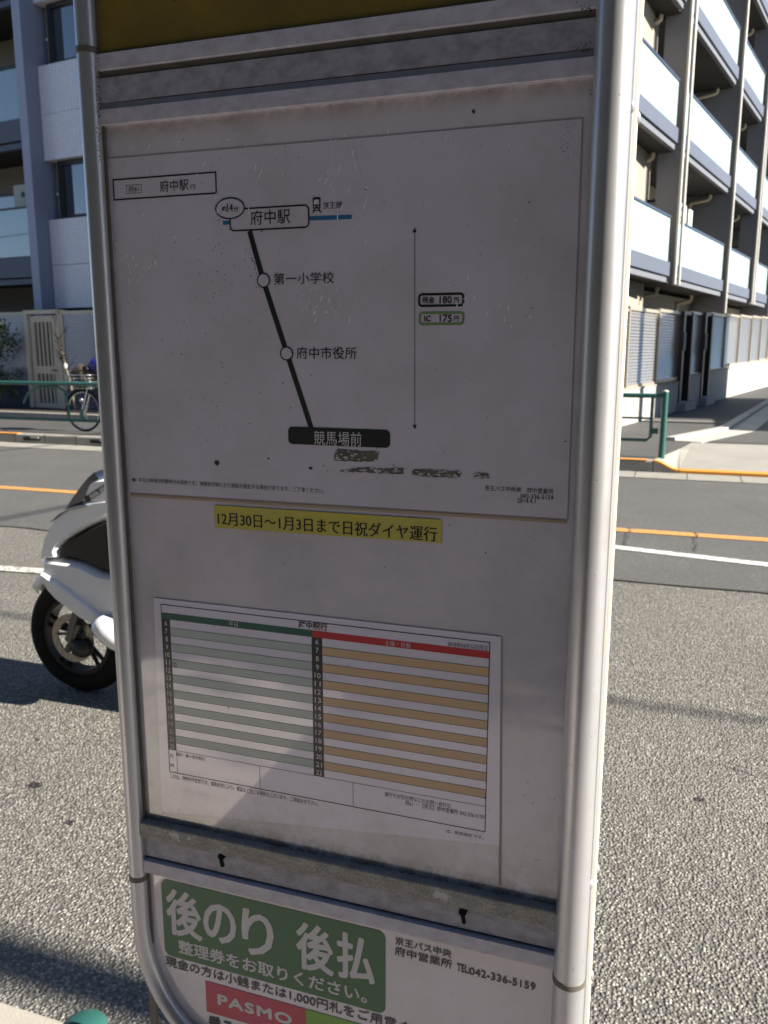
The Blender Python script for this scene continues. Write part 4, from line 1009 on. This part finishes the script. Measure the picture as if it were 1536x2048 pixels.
# specks and scratches
rr = random.Random(5)
SPK = Mat('dark_speck', (.035, .03, .022), .8).m; SPL = Mat('pale_scuff', (.92, .88, .90), .5).m
def blob(m, x, y, r, d, e=1.0):
    c = S(x, y, d); n = 6; a0 = rr.uniform(0, 6)
    m.poly([c + V((math.cos(a0 + t) * r * rr.uniform(.5, 1.2) * e, 0, math.sin(a0 + t) * r * rr.uniform(.5, 1.2))) for t in [2 * math.pi * k / n for k in range(n)]])
m = MB()
for _ in range(230):
    x = rr.gauss(430, 55); y = rr.triangular(430, 900, 520); blob(m, x, y, rr.choice((.0002, .0002, .0003, .0003, .0006)), .0041)
for _ in range(60): blob(m, rr.uniform(240, 1150), rr.uniform(250, 1640), rr.choice((.0003, .0004, .0007)), .0046)
for _ in range(70): blob(m, rr.gauss(1130, 14), rr.uniform(240, 330), rr.uniform(.00012, .00035), .0041)
for (x, y, r) in ((435, 926, .0026), (622, 936, .0018), (948, 224, .0016), (538, 917, .001), (676, 700, .001)): blob(m, x, y, r, .0041)
for _ in range(24): blob(m, rr.uniform(1040, 1110), rr.uniform(1560, 1790), rr.choice((.0001, .0002, .0004)), .003, 1.6)
m.build('dirt_specks', SPK, bus, kind='stuff')
m = MB()
for _ in range(80):
    x = rr.gauss(520, 230); y = rr.gauss(300, 70)
    if not (235 < x < 1140 and 265 < y < 560): continue
    A = S(x, y); L = rr.uniform(.001, .005); t = rr.uniform(.9, 1.6) if rr.random() < .6 else rr.uniform(0, 3)
    seg(m, A, A + V((math.cos(t) * L, 0, math.sin(t) * L)), rr.uniform(.0002, .0006), .0044)
for (cx, cy, n) in ((280, 540, 16), (640, 620, 26), (730, 420, 12), (930, 600, 8), (1010, 640, 8)):
    for _ in range(n):
        A = S(rr.gauss(cx, 22), rr.gauss(cy, 26)); L = rr.uniform(.001, .004); t = rr.uniform(1, 1.9)
        seg(m, A, A + V((math.cos(t) * L, 0, math.sin(t) * L)), rr.uniform(.0003, .0008), .0045)
m.build('pale_scuffs', SPL, bus, kind='stuff')

# --- yellow strip
m = MB(); text(m, '12月30日〜1月3日まで日祝ダイヤ運行', 436, 1049, 1022, 874, .0036, .0, serif=1.0); m.build('lettering', INK, yel, kind='stuff')

# --- timetable
tx0 = S(323, 1208).x; tx1 = S(980, 1292).x; ztt = S(323, 1208).z; zb_ = S(338, 1542).z
def zrow(py, px=330): return S(px, py).z
def Q(m, x0, x1, z0, z1, d): m.quad((x0, YS - d * DS, z0), (x1, YS - d * DS, z0), (x1, YS - d * DS, z1), (x0, YS - d * DS, z1))
zh = zrow(1224, 326); zr0 = zrow(1237, 326); zrE = zrow(1498, 340); rh = (zr0 - zrE) / 17
xn0, xn1 = tx0, S(347, 1360).x; xm0, xm1 = S(627, 1400).x, S(647, 1400).x
m = MB(); Q(m, tx0, xm0, zr0, zh, .0033); m.build('green_header', TT_G, ttab)
m = MB(); Q(m, xm0, tx1, zr0, zh, .0033); m.build('red_header', TT_R, ttab)
for qa, qb in ((xn0, xn1), (xm0, xm1)):
    m = MB(); Q(m, qa, qb, zrE, zr0, .0033); m.build('hour_column', TT_GR, ttab)
for k in range(17):
    if k % 2 == 1:
        m = MB(); Q(m, xn1, xm0, zr0 - (k + 1) * rh, zr0 - k * rh, .0033); m.build('green_row', TT_LG, ttab)
        m = MB(); Q(m, xm1, tx1, zr0 - (k + 1) * rh, zr0 - k * rh, .0033); m.build('tan_row', TT_O, ttab)
lw = .00035
m = MB()
for z in (ztt, zb_): Q(m, tx0, tx1, z - lw, z + lw, .0036)
for x in (tx0, tx1): Q(m, x - lw, x + lw, zb_, ztt, .0037)
for k in range(1, 18): 
    Q(m, xn1, xm0, zr0 - k * rh - lw * .5, zr0 - k * rh + lw * .5, .0036); Q(m, xm1, tx1, zr0 - k * rh - lw * .5, zr0 - k * rh + lw * .5, .0036)
Q(m, xn1 - lw * .5, xn1 + lw * .5, zb_, zrE, .0037)
xq = S(521, 1560).x; Q(m, xq - lw * .5, xq + lw * .5, zb_, zrE, .0037); xq = S(707, 1590).x; Q(m, xq - lw * .5, xq + lw * .5, zb_, zrE, .0037)
Q(m, xm0 - lw, xm0 + lw, zrE, zr0, .0038)
m.build('table_lines', INK, ttab, kind='stuff')
m = MB()
def text_at(m, body, x0, x1, z0, z1, d=.0042, weight=0.0):
    vs, fs = text_mesh(body, weight); ax = min(v.x for v in vs); bx = max(v.x for v in vs); ay = min(v.y for v in vs); by = max(v.y for v in vs)
    m.add([V((x0 + (v.x - ax) * (x1 - x0) / (bx - ax), YS - d * DS, z0 + (v.y - ay) * (z1 - z0) / (by - ay))) for v in vs], fs)
for c, (xa_, xb_) in enumerate(((xn0, xn1), (xm0, xm1))):
    wch = (xb_ - xa_) * (.26 if c == 0 else .30)
    for k in range(17):
        s_ = str(6 + k); z = zr0 - (k + 1) * rh + rh * .2; W = wch * len(s_); xc = (xa_ + xb_) / 2
        text_at(m, s_, xc - W / 2, xc + W / 2, z, z + rh * .62, weight=.01)
m.build('hour_lettering', WPR, ttab, kind='stuff')
m = MB(); hz0 = zr0 + (zh - zr0) * .14; hz1 = zr0 + (zh - zr0) * .86; text_at(m, '平日', xat(459, hz0), xat(477, hz0), hz0, hz1); text_at(m, '土曜・日祝', xat(771, hz0), xat(822, hz0), hz0, hz1); m.build('header_lettering', WPR, ttab, kind='stuff')
m = MB()
text_at(m, '府中駅行', xat(598, zh), xat(656, zh), zh + .0006, zh + (ztt - zh) * .98, .0043, .02); text_at(m, '2018年04月16日改正', xat(896, zh), xat(977, zh), zh + .0002, zh + (ztt - zh) * .62, .0043)
text(m, '52', 346, 1333, 1324, 355, .0042)
text(m, '凡', 341, 1514, 1507, 348, .0042); text(m, '例', 342, 1533, 1526, 349, .0042)
text(m, '無印・無＝府中駅行', 353, 1511, 1503, 411, .0042)
text(m, 'これは、発時刻予定表です。道路状況により、遅延など生じる場合もございます。ご承知おき下さい。', 342, 1555, 1546, 638, .0042)
text(m, '運行やお忘れ物などのお問い合わせ', 770, 1591, 1582, 902, .0042); text(m, '府61･･･【京王】府中営業所 042-336-5159', 811, 1609, 1599, 969, .0042)
text(m, 'は、競馬場前 です。', 893, 1664, 1657, 968, .0042)
m.build('lettering', INKG, ttab, kind='stuff')

# --- lower panel sticker and texts
stk = MB(); rrect(stk, (322, 1757), (772, 1966), .008, None, .0020)
# the sticker's lower edge follows the panel, so build it from its own corners
stk = MB(); A = S(322, 1756); B = S(771, 1858); Cc = S(769, 2023)
pz0 = S(326, 1907).z
o = rrect_pts(A.x, B.x, pz0, A.z, .007); stk.poly([(x, YS - .0016 * DS, z) for x, z in o]); stk = stk.build('green_sticker', STK_G, bus)
m = MB()
text(m, '後', 335, 1863, 1776, 402, .0024, fat=.0011); text(m, 'の', 409, 1875, 1802, 471, .0024, fat=.0011); text(m, 'り', 486, 1902, 1816, 546, .0024, fat=.0011)
text(m, '後', 595, 1932, 1842, 666, .0024, fat=.0011); text(m, '払', 676, 1950, 1862, 748, .0024, fat=.0011)
text(m, '整理券をお取りください。', 358, 1904, 1878, 734, .0024, fat=.0004)
m.build('white_lettering', WPR, stk, kind='stuff')
m = MB(); text(m, '現金の方は小銭または1,000円札をご用意ください。', 332, 1931, 1911, 920, .0024, fat=.00013); text(m, '京王バス中央', 791, 1888, 1873, 903, .0024, fat=.00013)
text(m, '府中営業所', 790, 1909, 1892, 904, .0024, fat=.00013); text(m, 'TEL:', 914, 1941, 1926, 939, .0024, fat=.00013); text(m, '042-336-5159', 939, 1948, 1934, 1071, .0024, fat=.00013)
text(m, '乗るとき', 418, 2058, 2030, 520, .0024, fat=.0004)
m.build('lettering', INK, bus, kind='stuff')
rb = MB(); a = S(411, 1961); b = S(611, 2023); c = S(412, 2022); Q(rb, a.x, b.x, c.z, a.z, .0018); rb = rb.build('crimson_block', STK_R, bus)
Q2 = MB(); e = xat(770, (a.z + c.z) / 2); Q(Q2, b.x + .0003, e, c.z, a.z, .0018); Q2.build('lime_block', STK_L, bus)
m = MB(); text(m, 'PASMO', 437, 2007, 1988, 583, .0022, 0, 1.15, fat=.0007); m.build('white_lettering', WPR, rb, kind='stuff')
# black wire clips on the lower bar
for (px, py) in ((452, 1703), (930, 1812)):
    c = S(px, py, .024); k = MB()
    k.disc(c, (0, 1, 0), .0032, .006, 12); k.tube([c + V((0, -.003, 0)), c + V((.0012, -.004, -.004)), c + V((.0016, -.003, -.008))], .0019, 6)
    k.build('wire_clip', RUB, bus)
# grime along the lower bar, black mould at the upper right corner
m = MB()
for _ in range(300):
    x = rr.uniform(300, 1100); y0 = 1636 + (x - 295) * .2124; blob(m, x, y0 - abs(rr.gauss(0, 4)) * (1 if rr.random() < .8 else 3), rr.uniform(.0001, .00045), .0032 + rr.uniform(0, .0006), 2.5)
for _ in range(110):
    x = 1186 - abs(rr.gauss(0, 14)); y = rr.choice((28, 104)) + rr.gauss(0, 6); blob(m, x, y, rr.uniform(.00012, .00045), .034, 1.3)
for _ in range(160): blob(m, rr.uniform(205, 214), rr.uniform(110, 330), rr.uniform(.0002, .0006), .034)
for _ in range(180): blob(m, 1188 - (0 if rr.random() < .5 else rr.uniform(0, 6)) - .038 * 0, rr.uniform(160, 500), rr.uniform(.0002, .0006), .0034)
m.build('mould_specks', SPK, bus, kind='stuff')
m = MB()
for _ in range(26): blob(m, 1133 + rr.gauss(0, 4), 1640 + rr.gauss(0, 9), rr.uniform(.0003, .0014), .074)

# ------------------------------------------------------------------ white scooter on the near lane
SY = 2.92
WPAINT = Mat('white_scooter_paint', (.76, .77, .80), .22, 0, .6, .8, .04); WPAINT.mix(WPAINT.ramp(WPAINT.noise(9, 4), .5, .7, 0, .08), (.5, .5, .5)); WPAINT = WPAINT.m
BLKPL = weathered('black_plastic', (.014, .014, .015), .5, var=.3, scale=12)
TINT = Mat('tinted_windscreen', (.012, .016, .03), .06, 0, .9, .5, .03).m
LAMPG = Mat('headlight_glass', (.25, .27, .30), .05, .3, 1.0).m
GMET = weathered('grey_cast_metal', (.13, .125, .12), .45, .7, var=.3, scale=30)
STEEL = weathered('brake_steel', (.34, .31, .27), .35, .8, var=.3, scale=50)
RIMB = weathered('dark_alloy', (.016, .016, .018), .4, .5)
sc_ = thing('scooter', 'large white scooter with dark windscreen pulled up left of the sign on the near lane', 'scooter', (-1.9, 2.99, 0))
def SP(px, py, y=SY): return on_y(px, py, y)
wc = on_y(163, 1268, 2.99); WRR = wc.z; CY = 2.99
def wheel(cx, cz, R_, w_, cy=CY):
    c = V((cx, cy, cz))
    prof = [(R_ - .085, w_ * .42), (R_ - .05, w_ * .52), (R_ - .02, w_ * .44), (R_ - .004, w_ * .2), (R_, 0), (R_ - .004, -w_ * .2), (R_ - .02, -w_ * .44), (R_ - .05, -w_ * .52), (R_ - .085, -w_ * .42)]
    n = 56; m = MB(); vs = [c + V((math.cos(2 * math.pi * k / n) * r, y, math.sin(2 * math.pi * k / n) * r)) for k in range(n) for r, y in prof]; q = len(prof)
    m.add(vs, [(k * q + j, k * q + (j + 1) % q, ((k + 1) % n) * q + (j + 1) % q, ((k + 1) % n) * q + j) for k in range(n) for j in range(q)], True)
    wl = m.build('wheel', RUB, sc_)
    m = MB().disc(c, (0, 1, 0), R_ - .083, w_ * .75, 48, R_ - .105)
    m.build('rim', RIMB, wl)
    m = MB()
    for k in range(5):
        a = 2 * math.pi * k / 5 + .35
        for da in (-.13, .13):
            m.tube([c + V((math.cos(a) * .03, 0, math.sin(a) * .03)), c + V((math.cos(a + da) * (R_ - .1), 0, math.sin(a + da) * (R_ - .1)))], [.013, .009], 6)
    m.tube([c + V((0, -w_ * .6, 0)), c + V((0, w_ * .6, 0))], .032, 16); m.build('spokes', RIMB, wl)
    dm = MB().disc(c + V((0, -w_ * .62, 0)), (0, 1, 0), .112, .004, 48, .078)
    dm.build('brake_disc', STEEL, wl)
    m = MB()
    for k in range(5):
        a = 2 * math.pi * k / 5; m.tube([c + V((math.cos(a) * .03, -w_ * .6, math.sin(a) * .03)), c + V((math.cos(a + .5) * .082, -w_ * .61, math.sin(a + .5) * .082))], .007, 6)
    m.build('disc_carrier', GMET, wl)
    m = MB()
    for k in range(40):
        a = 2 * math.pi * k / 40; m.disc(c + V((math.cos(a) * (.09 + .01 * (k % 3 - 1)), -w_ * .62 - .0025, math.sin(a) * (.09 + .01 * (k % 3 - 1)))), (0, 1, 0), .0028, .001, 6)
    m.build('disc_holes', BLKPL, wl, kind='stuff'); return wl
wheel(wc.x, WRR, WRR, .092); wheel(wc.x + 1.31, .25, .25, .10)
def pillow(name, px, hw, mat, parent=sc_, inset=.012, y0=SY, cy=CY, layers=5, nose=0.0):
    """panel drawn as a side outline, given real width hw either side of the scooter's middle, edges rounded over"""
    P = [on_y(x, y, y0) for x, y in px]; n = len(P)
    area = sum(P[i - 1].x * P[i].z - P[i].x * P[i - 1].z for i in range(n)); sg = 1 if area > 0 else -1
    m = MB(); rings = []
    nrm = []
    for i, p in enumerate(P):
        a = P[i - 1]; b = P[(i + 1) % n]; t1 = V((p.x - a.x, 0, p.z - a.z)).normalized(); t2 = V((b.x - p.x, 0, b.z - p.z)).normalized(); tv = (t1 + t2)
        tv = tv.normalized() if tv.length > .2 else t1
        nrm.append(V((tv.z, 0, -tv.x)) * sg)
    for k in range(-layers, layers + 1):
        t = k / layers; sh = inset * (1 - math.sqrt(max(0, 1 - t * t)))
        rings.append([V((p.x - nrm[i].x * sh, cy + (abs(t) ** .6) * (1 if t >= 0 else -1) * hw, p.z - nrm[i].z * sh)) for i, p in enumerate(P)])
    vs = [v for r in rings for v in r]
    fs = [(k * n + i, k * n + (i + 1) % n, (k + 1) * n + (i + 1) % n, (k + 1) * n + i) for k in range(2 * layers) for i in range(n)]
    m.add(vs, fs, True); m.add(rings[0], [tuple(range(n))], False); m.add(rings[-1], [tuple(range(n))[::-1]], False)
    return m.build(name, mat, parent)
pillow('windscreen', [(211, 938), (197, 950), (184, 966), (168, 988), (156, 1006), (149, 1016), (172, 1006), (194, 998), (206, 976), (225, 950)], .15, TINT, inset=.006)
pillow('screen_trim', [(205, 962), (212, 955), (250, 950), (250, 1000), (200, 999), (193, 997)], .165, WPAINT, inset=.01)
pillow('front_fairing', [(196, 994), (172, 1003), (152, 1013), (139, 1025), (125, 1045), (115, 1068), (110, 1090), (108, 1106), (112, 1112), (144, 1107), (142, 1096), (146, 1086), (158, 1074), (178, 1061), (205, 1045), (250, 1022), (270, 990), (230, 990)], .17, WPAINT, inset=.016)
pillow('headlight_glass', [(186, 999), (170, 1004), (152, 1014), (140, 1026), (133, 1036), (150, 1026), (172, 1016), (205, 1008), (215, 1000)], .178, LAMPG, inset=.008)
pillow('side_recess', [(144, 1094), (158, 1074), (205, 1048), (260, 1025), (300, 1060), (300, 1150), (225, 1130), (190, 1114), (160, 1107), (143, 1106)], .155, BLKPL, inset=.01)
pillow('lower_fairing', [(111, 1106), (107, 1120), (108, 1132), (113, 1150), (124, 1170), (142, 1190), (165, 1208), (192, 1228), (230, 1236), (300, 1240), (300, 1150), (225, 1132), (190, 1115), (165, 1109), (135, 1105)], .165, WPAINT, inset=.03)
pillow('side_crease', [(109, 1132), (113, 1150), (124, 1170), (142, 1190), (165, 1208), (192, 1228), (230, 1245), (262, 1240), (225, 1205), (190, 1177), (160, 1155), (132, 1138), (116, 1128)], .182, WPAINT, inset=.02)
# fender: thin arc hugging the tyre
m = MB(); c = V((wc.x, CY, WRR)); n = 14
def arc(ang, r, y): return c + V((math.cos(R(ang)) * r, y, math.sin(R(ang)) * r))
rows = []
for k in range(n + 1):
    a = 141 - 103 * k / n; e = min(1, .2 + k / 4.0); r0 = WRR + .052 + .008 * math.sin(k / n * math.pi)
    rows.append([arc(a, r0 - .045, -.062 * e), arc(a, r0 - .012, -.058 * e), arc(a, r0, -.03 * e), arc(a, r0 + .004, 0), arc(a, r0, .03 * e), arc(a, r0 - .012, .058 * e), arc(a, r0 - .045, .062 * e)])
vs = [v for r in rows for v in r]; m.add(vs, [(k * 7 + j, k * 7 + j + 1, (k + 1) * 7 + j + 1, (k + 1) * 7 + j) for k in range(n) for j in range(6)], True)
fo = m.build('front_fender', WPAINT, sc_); q = fo.modifiers.new('solid', 'SOLIDIFY'); q.thickness = .004
tip = on_y(93, 1171, CY)
# fork legs and the white cover over the caliper
for sy_ in (-1, 1):
    MB().tube([c + V((.0, sy_ * .085, 0)), c + V((.10, sy_ * .085, .26)), c + V((.16, sy_ * .08, .45))], .018, 12).build('fork_leg', GMET, sc_)
MB().tube([c + V((-.03, -.072, -.055)), c + V((.03, -.078, .03)), c + V((.06, -.08, .08))], [.010, .014, .016], 8).build('caliper_bracket', GMET, sc_)
MB().ball(c + V((.055, -.075, -.035)), .05, 14, 1.1, .5, .9).build('caliper', BLKPL, sc_)
a = on_y(198, 1247, 2.80); b = on_y(256, 1288, 2.80)
MB().tube([a + V((-.012, 0, .010)), a, a.lerp(b, .35), a.lerp(b, .7), b], [.026, .046, .058, .058, .050], 28).build('fork_cover', WPAINT, sc_)
# rear half, hidden behind the board but standing there
zc_ = 0
def bx(name, x0, x1, z0, z1, hw, mat, bev=.04): return MB().box(WORLD, wc.x + x0, wc.x + x1, -CY - hw, -CY + hw, z0, z1).build(name, mat, sc_, bevel=bev, seg=4)
bx('floorboard', .38, .80, .24, .36, .16, BLKPL); bx('leg_shield', .33, .45, .36, .80, .19, WPAINT); bx('rear_body', .72, 1.50, .36, .66, .15, WPAINT, .07)
bx('seat', .70, 1.42, .665, .78, .14, BLKPL, .05); bx('engine', .80, 1.30, .16, .35, .12, GMET); bx('tail_lamp', 1.46, 1.53, .58, .65, .09, STK_R, .02)
MB().tube([V((wc.x + .36, CY - .34, .97)), V((wc.x + .33, CY - .15, 1.0)), V((wc.x + .33, CY + .15, 1.0)), V((wc.x + .36, CY + .34, .97))], .014, 10).build('handlebar', BLKPL, sc_)
for sy_ in (-1, 1):
    MB().tube([V((wc.x + .46, CY + sy_ * .25, .99)), V((wc.x + .52, CY + sy_ * .30, 1.16))], .006, 6).build('mirror_stem', BLKPL, sc_)
    MB().ball((wc.x + .52, CY + sy_ * .31, 1.20), .06, 12, .3, 1.2, .7).build('mirror', BLKPL, sc_)
MB().tube([V((wc.x + .85, CY + .14, .2)), V((wc.x + 1.5, CY + .17, .3))], .045, 12).build('exhaust', BLKPL, sc_)
MB().tube([V((wc.x + .80, CY - .10, .2)), V((wc.x + .90, CY - .2, .008))], .012, 8).build('side_stand', GMET, sc_)
